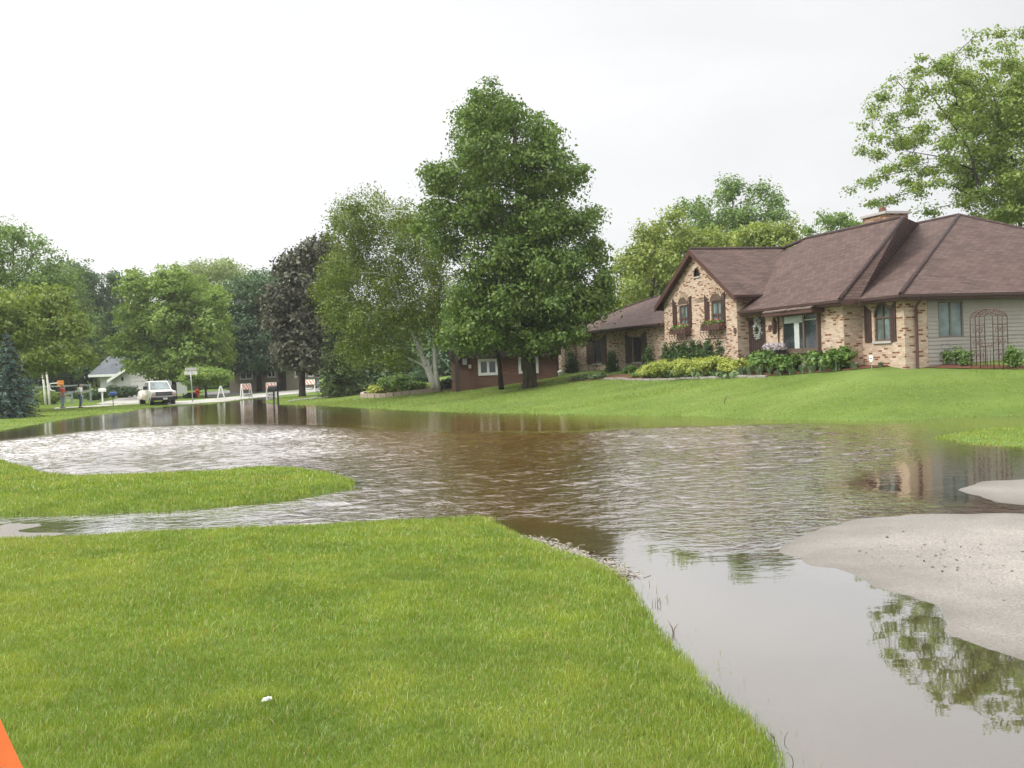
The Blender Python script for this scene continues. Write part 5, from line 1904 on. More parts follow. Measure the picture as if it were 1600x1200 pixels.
b.prism([(gap, -.56, gtop + .17), (xr + .4, -.56, eave + .02), (xr + .4, -.56, eave - .3), (gap, -.56, gtop - .15)], (0, .05, 0))
b.build('fascia', M_WHITE, gar)
b = MB()
b.box((pl[0], 2.42, pl[2] - .25), (xl + .5, 2.48, pl[2] + .02))
b.build('fascia', M_WHITE, gar)
a, c = L3(206, 584), L3(262, 613)
b = MB()
for i in range(5):
    z0, z1 = max(c[2], 0) + (a[2] - max(c[2], 0)) * i / 5, max(c[2], 0) + (a[2] - max(c[2], 0)) * (i + 1) / 5
    b.box((a[0], -.06, z0 + .02), (c[0], -.02, z1 - .02))
b.box((a[0] - .15, -.04, 0), (a[0] - .001, -.002, a[2] + .12))
b.build('garage_door', M_OFFW, gar)
a, c = L3(189.5, 588), L3(193, 595)
m = MB()
m.prism([(a[0], -.03, c[2]), (c[0], -.03, c[2]), (c[0], -.03, a[2] - .15), ((a[0] + c[0]) / 2, -.03, a[2]), (a[0], -.03, a[2] - .15)], (0, .025, 0))
m.build('gable_vent', M_BLACK, gar)

# ------------------------------------------------------------------ pale far house under the purple maple
D4 = 112.0
h0 = atD(430, 602, D4)
hz0 = float(terrain(h0[0], D4)[0])
fh = empty('far_house', (h0[0], D4, hz0), 0.0)
tag(fh, 'dim far house with white-trimmed windows in the shade of the purple maple', 'house')


def L4(px, py):
    q = atD(px, py, D4)
    return np.array([q[0] - h0[0], 0, q[2] - hz0])


wins = [(374, 395, 574, 593), (417, 431, 568, 590), (460, 478, 572, 589), (481, 490, 572, 589)]
hl = []
for l, r_, t, bt in wins:
    a, c = L4(l, t), L4(r_, bt)
    hl.append((a[0], c[0], c[2], a[2]))
dl_, dr_ = L4(434, 568)[0], L4(446, 568)[0]
b = MB()
xa, xb, xc = L4(358, 590)[0], L4(484, 590)[0], L4(499, 590)[0]
etop = L4(430, 556)[2]
wallgrid(b, 1, 0, xa, xc, -.6, etop, hl + [(dl_, dr_, -.1, etop - .5)])
b.build('wall', M_BEIGEW, fh)
a = L4(486, 590)
MB().box((a[0] + .55, -.06, -.5), (xc, -.005, etop)).build('corner_siding', M_CREAMW, fh)
b = MB()
slab(b, [(xa - .6, -.8, etop), (xc + .6, -.8, etop), (xc - 1, 5, etop + 2.4), (xa + 1, 5, etop + 2.4)])
b.build('roof', M_SHINGLE, fh)
for h in hl:
    a0, a1, z0, z1 = h
    m = MB()
    for bx_ in (((a0, -.05, z0), (a0 + .12, .06, z1)), ((a1 - .12, -.05, z0), (a1, .06, z1)), ((a0 + .12, -.05, z1 - .12), (a1 - .12, .06, z1)), ((a0 + .12, -.05, z0), (a1 - .12, .06, z0 + .14)), (((a0 + a1) / 2 - .06, -.04, z0 + .14), ((a0 + a1) / 2 + .06, .06, z1 - .12))):
        m.box(*bx_)
    f = m.build('window', M_WHITE, fh)
    MB().box((a0 + .1, .02, z0 + .1), (a1 - .1, .04, z1 - .1)).build('pane', M_GLASS, f)
d_ = MB().box((dl_, .05, -.1), (dr_, .10, etop - .5)).build('door', M_SIDEDARK, fh)
MB().box((dl_ + .1, .0, .95), (dl_ + .16, .049, 1.05)).build('handle', M_STEEL, d_)

# ------------------------------------------------------------------ pickup truck standing in the edge of the flood
def truck():
    P = np.array([*atD(247, 634, 81)[:2], -.17])
    rz = math.atan2(-P[1], -P[0]) + R(9)       # nose towards the viewer, turned a little to the right
    t = empty('pickup_truck', tuple(P), rz)
    t.scale = (.95, .93, .98)
    tag(t, 'cream and tan pickup truck with flared rear fenders at the edge of the flood', 'pickup truck')
    # x forward, y left, z up; wheels touch z=0
    b = MB()
    prof = [(2.85, .62), (2.92, .95), (2.85, 1.22), (1.35, 1.32), (1.30, 1.34), (-2.95, 1.30), (-3.0, .62), (2.2, .55)]
    b.prism([(x, -.92, z) for x, z in prof[:2] + prof[2:]], (0, 1.84, 0))
    body = b.build('body', M_TRUCKW, t, bevel=.06)
    b = MB()
    for s in (-1, 1):
        y0 = s * .925
        b.prism([(-3.0, y0, .58), (1.2, y0, .58), (1.2, y0, .95), (-3.0, y0, .95)], (0, s * .02, 0))
    b.build('lower_panel', M_TRUCKT, body)
    b = MB()
    b.hull([(1.45, -.86, 1.30), (1.45, .86, 1.30), (-1.2, .86, 1.30), (-1.2, -.86, 1.30), (.55, -.72, 1.96), (.55, .72, 1.96), (-1.05, .72, 1.98), (-1.05, -.72, 1.98)],
           [(0, 1, 5, 4), (1, 2, 6, 5), (2, 3, 7, 6), (3, 0, 4, 7), (4, 5, 6, 7), (3, 2, 1, 0)])
    cab = b.build('cab', M_TRUCKW, t, bevel=.05)

    def quadpane(name, A, Bq, C, D_, off, mat):
        n = (Vector(Bq) - Vector(A)).cross(Vector(D_) - Vector(A)).normalized() * off
        m = MB()
        m.prism([Vector(A) + n * .15, Vector(Bq) + n * .15, Vector(C) + n * .15, Vector(D_) + n * .15], n)
        m.build(name, mat, cab)
    quadpane('windshield', (1.38, -.76, 1.36), (1.38, .76, 1.36), (.62, .64, 1.90), (.62, -.64, 1.90), .02, M_GLASSB)
    for s in (-1, 1):
        A, Bq, C, D_ = (1.05, s * .845, 1.38), (.25, s * .845, 1.38), (.25, s * .745, 1.88), (.56, s * .745, 1.88)
        E_, F_, G_, H_ = (.15, s * .845, 1.38), (-1.0, s * .845, 1.38), (-.95, s * .745, 1.88), (.15, s * .745, 1.88)
        for q in ((A, Bq, C, D_), (E_, F_, G_, H_)):
            q = q if s < 0 else q[::-1]
            quadpane('side_window', *[(p[0], p[1] * 1.004, p[2]) for p in q], -.02 if True else .02, M_GLASS)
        m = MB()
        m.box((.92, s * .90, 1.36), (1.04, s * 1.22, 1.62))
        m.bar((.98, s * .84, 1.34), (.98, s * 1.0, 1.4), .05, .05)
        m.build('mirror', M_BLACK, cab, bevel=.02)
    b = MB()
    b.box((2.86, -.62, .92), (2.95, .62, 1.20))
    gr = b.build('grille', M_BLACK, t, bevel=.02)
    b = MB()
    for k in range(1, 4):
        b.box((2.94, -.6, .92 + .07 * k), (2.965, .6, .935 + .07 * k))
    b.build('grille_bars', M_STEEL, gr)
    for s in (-1, 1):
        MB().box((2.84, s * .64, 1.02), (2.935, s * .90, 1.20)).build('headlight', M_LENS, t, bevel=.03)
        MB().box((2.83, s * .64, .93), (2.93, s * .92, 1.01)).build('turn_signal', M_AMBER, t, bevel=.02)
    b = MB()
    b.box((2.80, -.98, .58), (3.05, .98, .86))
    bp = b.build('bumper', M_BLACK, t, bevel=.04)
    MB().box((2.83, -.95, .80), (3.06, -.62, .92)).build('bumper_step', M_STEEL, bp, bevel=.02)
    MB().box((3.055, -.6, .80), (3.07, .6, .865)).build('bumper_trim', M_STEEL, bp)
    MB().box((3.052, -.10, .62), (3.075, .22, .76)).build('licence_plate', M_PLATE, bp)
    # flared dual-wheel fenders at the back
    for s in (-1, 1):
        b = MB()
        pts = [(-1.75 + .62 * math.cos(a), .62 + .62 * math.sin(a)) for a in np.linspace(0, math.pi, 13)]
        b.prism([(x, s * .93, z) for x, z in pts], (0, s * .24, 0))
        b.build('rear_fender', M_TRUCKW, body, bevel=.04)

    def wheel(x, y, wd):
        m = MB()
        r_ = .40
        m.tube([(x, y - wd / 2, r_), (x, y - wd / 2 + .03, r_), (x, y + wd / 2 - .03, r_), (x, y + wd / 2, r_)], [r_ - .05, r_, r_, r_ - .05], 22)
        wh = m.build('wheel', M_RUBBER, t)
        m = MB()
        s = 1 if y > 0 else -1
        m.tube([(x, y + s * (wd / 2 - .02), r_), (x, y + s * (wd / 2 + .012), r_)], [.22, .20], 16)
        m.build('rim', M_STEEL, wh)
    for s in (-1, 1):
        wheel(1.95, s * .80, .26)
        wheel(-1.75, s * .93, .42)
    m = MB()
    m.bar((1.95, -.7, .42), (1.95, .7, .42), .12, .12)
    m.tube([(1.95, .15, .34), (1.95, .15, .52)], [.18, .18], 10)
    m.build('axle', M_BLACK, t)
    return t


truck()


# ------------------------------------------------------------------ people
def skinned(name, J, edges, mat, parent, root='pelvis', sub=1):
    me = bpy.data.meshes.new(name)
    names = list(J)
    me.from_pydata([J[k][0] for k in names], [(names.index(a), names.index(b)) for a, b in edges], [])
    me.materials.append(mat)
    o = bpy.data.objects.new(name, me)
    link(o, parent)
    s = o.modifiers.new('skin', 'SKIN')         # adding the modifier creates the skin radii layer
    for i, k in enumerate(names):
        r_ = J[k][1]
        me.skin_vertices[0].data[i].radius = (r_, r_) if not isinstance(r_, tuple) else r_
        me.skin_vertices[0].data[i].use_root = (k == root)
    s.use_smooth_shade = True
    o.modifiers.new('smooth', 'SUBSURF').levels = sub
    o.modifiers['smooth'].render_levels = sub
    return o


def person(px, py, D, H, rz, label, shirt, jeans, arms, ponytail):
    p = atD(px, py, D)
    z = float(terrain(p[0], D)[0])
    t = empty('person', (p[0], D, z), rz)
    tag(t, label, 'person')
    s = H / 1.75
    J = {'pelvis': ((0, 0, .95), (.13, .11)), 'waist': ((0, 0, 1.10), (.13, .10)), 'chest': ((.0, .0, 1.30), (.155, .11)), 'neck0': ((-.01, 0, 1.46), (.06, .06)), 'neck': ((.01, 0, 1.52), (.052, .052)),
         'head': ((.03, 0, 1.60), (.075, .085)), 'crown': ((.02, 0, 1.70), (.072, .082)), 'nose': ((.125, 0, 1.605), .014)}
    E = [('pelvis', 'waist'), ('waist', 'chest'), ('chest', 'neck0'), ('neck0', 'neck'), ('neck', 'head'), ('head', 'crown'), ('head', 'nose')]
    SJ = {k: J[k] for k in ('pelvis', 'waist', 'chest', 'neck0')}
    SE = [('pelvis', 'waist'), ('waist', 'chest'), ('chest', 'neck0')]
    TJ = {'pelvis': ((0, 0, .97), (.15, .13))}
    TE = []
    for sd, y in (('l', 1), ('r', -1)):
        sh = (0, .185 * y, 1.40)
        el, wr = arms[sd]
        J.update({'sh' + sd: (sh, .062), 'el' + sd: (el, .043), 'wr' + sd: (wr, .03)})
        E += [('chest', 'sh' + sd), ('sh' + sd, 'el' + sd), ('el' + sd, 'wr' + sd)]
        SJ.update({'sh' + sd: (sh, .078), 'el' + sd: (el, .056)})
        SE += [('chest', 'sh' + sd), ('sh' + sd, 'el' + sd)]
        if shirt is M_SHIRTW:
            w2 = tuple(np.array(el) * .15 + np.array(wr) * .85)
            SJ['wr' + sd] = (w2, .045)
            SE.append(('el' + sd, 'wr' + sd))
        # palm and five fingers
        d = np.array(wr) - np.array(el)
        d = d / np.linalg.norm(d)
        side = np.cross(d, [0, 0, 1.0])
        side = side / max(np.linalg.norm(side), 1e-6)
        palm = np.array(wr) + d * .06
        J['palm' + sd] = (tuple(palm), (.034, .018))
        E.append(('wr' + sd, 'palm' + sd))
        for k in range(4):
            b0 = palm + d * .035 + side * (.027 - .018 * k)
            b1 = b0 + d * (.065 - .006 * abs(k - 1)) + np.array([0, 0, -.018])
            J['f%d%s' % (k, sd)] = (tuple(b0), .0095)
            J['g%d%s' % (k, sd)] = (tuple(b1), .008)
            E += [('palm' + sd, 'f%d%s' % (k, sd)), ('f%d%s' % (k, sd), 'g%d%s' % (k, sd))]
        J['th' + sd] = (tuple(np.array(wr) + d * .05 + side * .055 + np.array([0, 0, .01])), .011)
        E.append(('palm' + sd, 'th' + sd))
        hip, kn, an, toe = (0, .095 * y, .88), (.025 - .03 * y, .11 * y, .50), (-.02 - .03 * y, .12 * y, .085), (.14 - .03 * y, .135 * y, .04)
        J.update({'hip' + sd: (hip, .09), 'kn' + sd: (kn, .058), 'an' + sd: (an, .04), 'toe' + sd: (toe, .035)})
        E += [('pelvis', 'hip' + sd), ('hip' + sd, 'kn' + sd), ('kn' + sd, 'an' + sd), ('an' + sd, 'toe' + sd)]
        TJ.update({'hip' + sd: (hip, .112), 'kn' + sd: (kn, .078), 'an' + sd: (an, .066)})
        TE += [('pelvis', 'hip' + sd), ('hip' + sd, 'kn' + sd), ('kn' + sd, 'an' + sd)]
    SJ = {k: (v[0], tuple(np.array(v[1]) * 1.14) if isinstance(v[1], tuple) else v[1]) for k, v in SJ.items()}
    SJ['hem'] = ((0, 0, .90), (.155, .135))
    SE.append(('pelvis', 'hem'))

    def sc(Q):
        return {k: (tuple(np.array(v[0]) * s), tuple(np.array(v[1]) * s) if isinstance(v[1], tuple) else v[1] * s) for k, v in Q.items()}
    body = skinned('body', sc(J), E, M_SKIN, t)
    skinned('shirt', sc(SJ), SE, shirt, t)
    skinned('trousers', sc(TJ), TE, jeans, t)
    HJ = {'pelvis': ((-.02, 0, 1.70), (.088, .095)), 'b': ((-.05, 0, 1.62), (.07, .085))}
    HE = [('pelvis', 'b')]
    if ponytail:
        HJ['c'] = ((-.10, 0, 1.56), (.045, .045))
        HJ['d'] = ((-.13, 0, 1.44), (.03, .03))
        HE += [('b', 'c'), ('c', 'd')]
    skinned('hair', sc(HJ), HE, M_HAIR, t)
    for y in (1, -1):
        m = MB()
        x = -.03 * y
        m.hull([(x - .12, .12 * y - .05, 0), (x + .19, .12 * y - .05, 0), (x + .19, .12 * y + .05, 0), (x - .12, .12 * y + .05, 0), (x - .11, .12 * y - .045, .10), (x + .17, .12 * y - .04, .055), (x + .17, .12 * y + .04, .055), (x - .11, .12 * y + .045, .10)],
               [(3, 2, 1, 0), (4, 5, 6, 7), (0, 1, 5, 4), (1, 2, 6, 5), (2, 3, 7, 6), (3, 0, 4, 7)])
        m.build('shoe', M_SHOE, t, bevel=.015)
    # eyes and mouth
    m = MB()
    for y in (.03, -.03):
        m.box((s * .102, s * (y - .012), s * 1.63), (s * .108, s * (y + .012), s * 1.642))
    m.box((s * .103, -s * .025, s * 1.555), (s * .109, s * .025, s * 1.563))
    m.build('face', M_HAIR, body)
    return t


person(98, 638, 79, 1.74, R(-10), 'person in red shirt and faded jeans standing with forearms raised', M_SHIRTR, M_JEANSL,
       {'l': ((.05, .22, 1.14), (.30, .12, 1.17)), 'r': ((.06, -.22, 1.14), (.32, -.10, 1.19))}, False)
person(126, 637.5, 79, 1.74, R(-5), 'person in white long-sleeved shirt and blue jeans with folded arms', M_SHIRTW, M_JEANS,
       {'l': ((.06, .23, 1.16), (.27, -.06, 1.22)), 'r': ((.07, -.22, 1.14), (.29, .05, 1.16))}, True)


# ------------------------------------------------------------------ street furniture
def barricade(px, py, rz, label, h=1.15, wd=.75, panel=True, z=None):
    P = G(px, py)
    t = empty('barricade', tuple(P), rz)
    tag(t, label, 'barricade', 'white folding barricades along the street')
    m = MB()
    for y in (-wd / 2, wd / 2):
        for s in (-1, 1):
            m.bar((s * .30, y, 0), (s * .03, y, h), .09, .06, (0, 1, 0))
    m.box((-.04, -wd / 2, h - .03), (.04, wd / 2, h + .02))
    m.build('frame', M_WHITE, t)
    for s in (-1, 1):
        m = MB()
        m.hull([(s * .20, -wd / 2 - .02, h * .62), (s * .20, wd / 2 + .02, h * .62), (s * .07, wd / 2 + .02, h * .97), (s * .07, -wd / 2 - .02, h * .97),
                (s * .22, -wd / 2 - .02, h * .62), (s * .22, wd / 2 + .02, h * .62), (s * .09, wd / 2 + .02, h * .97), (s * .09, -wd / 2 - .02, h * .97)],
               [(0, 1, 2, 3), (7, 6, 5, 4), (0, 4, 5, 1), (1, 5, 6, 2), (2, 6, 7, 3), (3, 7, 4, 0)])
        bd = m.build('board', M_WHITE, t)
        m = MB()
        for k in range(-1, 3):
            y0 = -wd / 2 + k * wd * .36
            q = []
            for (yy, f) in ((y0, 1), (y0 + wd * .15, 1), (y0 + wd * .15 + wd * .32, 0), (y0 + wd * .32, 0)):
                q.append((min(max(yy, -wd / 2), wd / 2), f))
            if abs(q[0][0] - q[1][0]) + abs(q[2][0] - q[3][0]) < .02:
                continue
            m.face([(s * (.226 - .13 * f), yy, h * (.63 + .33 * f)) for yy, f in q])
        m.build('stripes', M_ORANGE, bd)
        if panel:
            m = MB()
            m.bar((s * .275, -wd / 2 - .03, h * .24), (s * .275, wd / 2 + .03, h * .24), .02, h * .24, (0, 0, 1))
            pn = m.build('sign_panel', M_WHITE, t)
            m = MB()
            for k in range(6):
                y = -wd * .36 + wd * .72 * k / 6
                m.box((s * .288, y, h * .22), (s * .292, y + wd * .08, h * .28))
            m.build('lettering', M_BLACK, pn)
    return t


barricade(345.5, 624.5, R(15), 'plain white barricade seen end-on like a narrow letter A', 1.08, .5, False)
barricade(385, 623, R(-52), 'white barricade with orange stripes nearest the street middle', 1.2, .75)
barricade(425, 622.5, R(-82), 'white barricade half hidden behind the black mailbox', 1.3, .8)
barricade(485, 613, R(-86), 'farthest white barricade beside the spruce with bold orange stripes', 1.15, .85)

# hydrant
m = MB()
P = G(308.5, 621)
t = empty('fire_hydrant', tuple(P))
tag(t, 'red fire hydrant on the grass beside the street', 'hydrant')
m.lathe([(.20, 0), (.20, .05), (.14, .06), (.14, .55), (.18, .56), (.18, .61), (.15, .70), (.07, .79), (.04, .80), (.04, .86)], seg=14)
m.build('barrel', M_RED, t)
for a, b_, r_ in (((.1, 0, .45), (.27, 0, .45), .085), ((-.1, 0, .45), (-.27, 0, .45), .085), ((0, -.1, .40), (0, -.28, .40), .11)):
    MB().tube([a, b_], r_, 10).build('outlet', M_RED, t)

# street name sign
P = atD(301, 619, 84)
P[2] = float(terrain(P[0], P[1])[0])
t = empty('street_sign', tuple(P))
tag(t, 'tall street name sign with pale crossed blades', 'street sign')
hh = atD(299, 579, P[1])[2] - P[2]
MB().tube([(0, 0, -.1), (-.08, 0, hh)], .04, 8).build('post', M_STEEL, t)
m = MB()
m.box((-.55, -.02, hh - .30), (.42, .02, hh - .05))
bl = m.build('sign_blade', M_OFFW, t)
m = MB()
m.bar((-.38, -.30, hh + .12), (.28, .35, hh + .12), .03, .22)
m.build('sign_blade', M_OFFW, t)


def mailbox(px, py, D, h, label, mat, post, ln=.5, rz=0.0, name='mailbox', pw_=.09):
    p = atD(px, py, D)
    zt_ = max(float(terrain(p[0], D)[0]), -.3)
    t = empty(name, (p[0], D, zt_), rz)
    tag(t, label, 'mailbox')
    m = MB()
    m.bar((0, 0, -.1), (0, 0, h), pw_, pw_)
    m.build('post', post, t)
    m = MB()
    prof = [(-.11, 0), (-.11, .13)] + [(.11 * math.cos(a), .13 + .11 * math.sin(a)) for a in np.linspace(math.pi, 0, 9)] + [(.11, .13), (.11, 0)]
    m.prism([(-ln / 2, y, h + z) for y, z in prof], (ln, 0, 0))
    bx_ = m.build('box', mat, t)
    m = MB()
    m.prism([(ln / 2 + .001, y * 1.05, h + z * 1.02 - .002) for y, z in prof], (.02, 0, 0))
    dr = m.build('door', mat, t)
    return t, bx_


mailbox(160.5, 631, 84, 1.02, 'white mailbox on a white post by the juniper', M_WHITE, M_WHITE, .5)
mailbox(177, 634, 80, .80, 'blue newspaper box on a thin dark post beside the garage driveway', M_BLUE, M_BLACK, .42, R(8), 'newspaper_box', .04)
# black mailbox with two tall posts standing in the water
D_ = 70
p = atD(429, 633, D_)
t = empty('mailbox', (p[0], D_, -.25))
tag(t, 'black mailbox on a post with a taller black pole standing in the floodwater', 'mailbox')
k = D_ / F


def mq(px, py):
    q = atD(px, py, D_)
    return np.array([q[0] - p[0], 0, q[2] + .25])


m = MB()
a, c = mq(428, 633), mq(428, 611)
m.bar((a[0], 0, -.1), (a[0] + .02, 0, c[2]), .09, .09)
m.build('post', M_BLACK, t)
m = MB()
a, c = mq(434.5, 632), mq(434.5, 599)
m.bar((a[0], .05, -.1), (a[0], .05, c[2]), .10, .10)
m.lathe([(.05, 0), (.07, .06), (.03, .12)], (a[0], .05, c[2]), 8)
m.build('pole', M_BLACK, t)
m = MB()
a, c = mq(419.5, 610), mq(433, 602)
prof = [(-.15, 0), (-.15, .16)] + [(.15 * math.cos(q), .16 + .14 * math.sin(q)) for q in np.linspace(math.pi, 0, 9)] + [(.15, .16), (.15, 0)]
m.prism([(a[0], y - .02, a[2] + z) for y, z in prof], (c[0] - a[0], 0, 0))
m.build('box', M_BLACK, t, bevel=.01)
m = MB()
m.box((a[0], -.12, a[2] - .08), (c[0] + .25, .12, a[2] - .002))
m.build('shelf', M_BLACK, t)

# orange board sign behind the people, fence rails
P = np.array([*atD(97, 622, 92)[:2], 0])
P[2] = float(terrain(P[0], P[1])[0])
t = empty('board_sign', tuple(P))
tag(t, 'orange square warning sign behind the person in red', 'sign')
q0, q1 = atD(89.5, 604, 92) - P, atD(99.5, 594, 92) - P
m = MB()
for i in range(3):
    z0 = q0[2] + (q1[2] - q0[2]) * i / 3
    z1 = q0[2] + (q1[2] - q0[2]) * (i + 1) / 3
    m.box((q0[0], -.02, z0 + .015), (q1[0], .02, z1 - .015))
m.build('board', M_SIGNOR, t)
MB().bar(((q0[0] + q1[0]) / 2, .05, -.1), ((q0[0] + q1[0]) / 2, .05, q1[2] - .05), .08, .06).build('post', M_FENCE, t)


def fence(pts, D, rails, label, hp):
    B = atD(*pts[0], D)
    zt_ = float(terrain(B[0], D)[0])
    t = empty('rail_fence', (B[0], D, zt_))
    tag(t, label, 'fence')
    Q = [atD(x, y, D) - np.array([B[0], D, zt_]) for x, y in pts]
    for q in Q:
        MB().bar((q[0], 0, -.1), (q[0], 0, q[2] + .04), .13, .13).build('post', M_FENCE, t)
    for r_ in rails:
        m = MB()
        for a, b_ in zip(Q[:-1], Q[1:]):
            m.bar((a[0], -.08, a[2] - r_), (b_[0], -.08, b_[2] - r_), .05, .12)
        m.build('rail', M_FENCE, t)


fence([(52, 605), (70, 603), (100, 602.5), (128, 600.5), (141, 601)], 97, (.05, .6), 'weathered grey wood rail fence across the left yard', 1.2)
fence([(84, 615), (97, 615), (112, 613)], 93, (.1, .45), 'low weathered rail fence behind the person in red', .8)
# goal-like white pipe frame behind the fence
P = np.array([*atD(84, 620, 95)[:2], 0])
P[2] = float(terrain(P[0], P[1])[0])
m = MB()
f0 = [atD(x, y, 95) - P for x, y in ((78, 620), (78, 599.5), (92, 598.5))]
m.tube(f0, .06, 8)
f1 = [atD(x, y, 95) - P for x, y in ((78.2, 607), (80, 610), (86, 611))]
m.tube(f1, .05, 8)
tag(m.build('pipe_frame', M_WHITE, loc=tuple(P)), 'white pipe frame standing by the fence left of the orange sign', 'frame')
for (x, y0, y1, lb) in ((68.5, 612, 581, 'pale bare trunk at the left under the olive maple'), (75, 612, 583, 'pale bare trunk at the right under the olive maple')):
    P = np.array([*atD(x, y0, 90)[:2], 0])
    P[2] = float(terrain(P[0], P[1])[0])
    q = atD(x, y1, 90) - P
    m = MB()
    m.tube([(.1, 0, -.1), (.05, 0, q[2] * .5), (-.05, 0, q[2]), (-.15, 0, q[2] + 2)], [.11, .09, .08, .05], 8)
    tag(m.build('pale_trunk', M_BIRCH, loc=tuple(P)), lb, 'tree')

# white shield-shaped yard sign
P = hworld(*hplane(1361.5, 568, 0, UR - .9))
P = (P[0], P[1], float(terrain(P[0], P[1])[0]))
t = empty('yard_sign', P, HA)
tag(t, 'small white shield-shaped yard sign on a stake before the recessed brick wall', 'sign')
k = P[1] / F
hz = atD(1361, 560, P[1])[2] - P[2]
m = MB()
sh = [(-.105, .11), (.105, .11), (.115, .0), (.09, -.09), (0, -.13), (-.09, -.09), (-.115, .0)]
m.prism([(-.012, y, hz + z) for y, z in sh], (.02, 0, 0))
bd = m.build('sign_face', M_WHITE, t)
m = MB()
for i in range(5):
    m.box((-.018, -.075 + .031 * i, hz - .012), (-.0125, -.052 + .031 * i, hz + .016))
m.build('lettering', M_BLUE, bd)
MB().bar((.01, 0, -.1), (.01, 0, hz - .05), .02, .02).build('stake', M_STEEL, t)

# garden arch of rusty iron
P0, P1 = G(1522, 574.5), G(1572, 576)
t = empty('garden_arch', tuple((P0 + P1) / 2), math.atan2((P1 - P0)[1], (P1 - P0)[0]))
tag(t, 'rusty iron garden arch with curled scrollwork before the grey siding', 'garden arch')
kk = P0[1] / F
w_ = np.linalg.norm(P1 - P0)
H_ = 91 * kk
inner = (1536 - 1522) * kk
rad_ = 14 * kk
fr_pts = []
for yy in (-.25, .25):
    m = MB()
    xo = w_ / 2
    zt0 = H_ - 14 * kk
    path = [(-xo, yy, -.1), (-xo, yy, zt0)] + [(-xo + (1 - math.cos(a)) * xo * .0 - 0 + xo - xo * math.cos(a) if False else -xo * math.cos(a), yy, zt0 + 14 * kk * math.sin(a)) for a in np.linspace(.1, math.pi - .1, 12)] + [(xo, yy, zt0), (xo, yy, -.1)]
    m.tube(path, .016, 6)
    xi = xo - inner
    path = [(-xi, yy, -.1), (-xi, yy, zt0)] + [(-xi * math.cos(a), yy, zt0 + 8 * kk * math.sin(a)) for a in np.linspace(.1, math.pi - .1, 12)] + [(xi, yy, zt0), (xi, yy, -.1)]
    m.tube(path, .016, 6)
    for zz in (.12, .36, .62, .86):
        for s in (-1, 1):
            m.tube([(s * xo, yy, zt0 * zz), (s * xi, yy, zt0 * zz)], .012, 5)
    for zz in (.25, .5, .75):
        for s in (-1, 1):
            cx_ = s * (xo + xi) / 2
            m.tube([(cx_ + .09 * math.cos(a) * (1 - a / 14), yy, zt0 * zz + .13 * math.sin(a) * (1 - a / 14)) for a in np.linspace(0, 9, 16)], .009, 4)
    for j in range(9):
        a = .3 + 2.5 * j / 8
        m.tube([(-xo * math.cos(a), yy, zt0 + 14 * kk * math.sin(a)), (-xi * math.cos(a), yy, zt0 + 8 * kk * math.sin(a))], .010, 5)
    m.build('side_frame', M_IRON, t)
m = MB()
for j in range(11):
    a = .12 + 2.9 * j / 10
    m.tube([(-w_ / 2 * math.cos(a), -.25, zt0 + 14 * kk * math.sin(a)), (-w_ / 2 * math.cos(a), .25, zt0 + 14 * kk * math.sin(a))], .011, 5)
m.build('cross_rungs', M_IRON, t)
m = MB()
zg = 33 * kk
m.tube([(-w_ / 2 + inner, -.25, zg), (w_ / 2 - inner, -.25, zg + .03)], .014, 6)
m.tube([(-w_ / 2 + inner, -.25, .1), (w_ / 2 - inner, -.25, .1)], .012, 6)
for j in range(5):
    x = -w_ / 2 + inner + (w_ - 2 * inner) * j / 4
    m.tube([(x, -.25, .02), (x, -.25, zg + .05)], .012, 5)
    m.tube([(x + .06 * math.cos(a), -.25, zg + .08 + .05 * math.sin(a)) for a in np.linspace(0, 5, 9)], .008, 4)
m.build('gate', M_IRON, t)

# planter with lilac flowers by the door
q = hplane(1211, 549, 0, UM - .5)
P = hworld(q[0], q[1], 0)
P = (P[0], P[1], HZ + q[2] - .45)
t = empty('flower_planter', P, HA)
tag(t, 'raised planter of pale lilac flowers between the door and the picture window', 'planter')
m = MB()
m.box((-.16, -.55, .35), (.16, .55, .5))
for x in (-.12, .12):
    for y in (-.48, .48):
        m.bar((x, y, -.5), (x, y, .35), .04, .04)
m.build('stand', M_BLACK, t)
n = 420
C = np.column_stack([rng.uniform(-.22, .22, n), rng.uniform(-.62, .62, n), .5 + rng.uniform(0, .28, n)])
V = leaves(C, rng.normal(size=(n, 3)) + [0, 0, .5], .085, .8, 5)
np_mesh('flowers', V, np.arange(len(V)).reshape(-1, 4), LF_LILAC, t)

# snags, litter and the orange thing near the camera
P = G(1131, 631)
k = P[1] / F
m = MB()
m.tube([(0, 0, -.05), (.06, 0, 7 * k), (.13, 0, 14 * k)], [.018, .016, .012], 6)
tag(m.build('stick', M_TWIG, loc=tuple(P)), 'thin dark stick stuck in the lawn in front of the house', 'stick')
P = G(416, 1107)
m = MB()
pts = [(-.022, -.01, .006), (-.008, .012, .012), (.012, .006, .02), (.024, -.004, .01), (.004, -.014, .016), (-.014, -.012, .02)]
m.prism([(x, y, z + .03) for x, y, z in pts], (.003, .002, .012))
m.prism([(x * .7 + .015, y * .8 - .008, z + .035) for x, y, z in pts], (.006, -.002, .010))
tag(m.build('paper_scrap', M_WHITE, loc=tuple(P)), 'crumpled scrap of white paper lying in the near grass', 'litter')
Dq = 2.6
c = [atD(-125, 1088, Dq), atD(-62, 1085, Dq), atD(-4, 1209, Dq), atD(40, 1300, Dq), atD(-200, 1300, Dq)]
o0 = c[3].copy()
m = MB()
m.prism([q - o0 for q in c], (.01, .09, .02))
o = m.build('orange_panel', M_ORANGE, loc=tuple(o0), bevel=.012)
tag(o, 'bright orange slanted panel cut off by the lower left corner', 'panel')

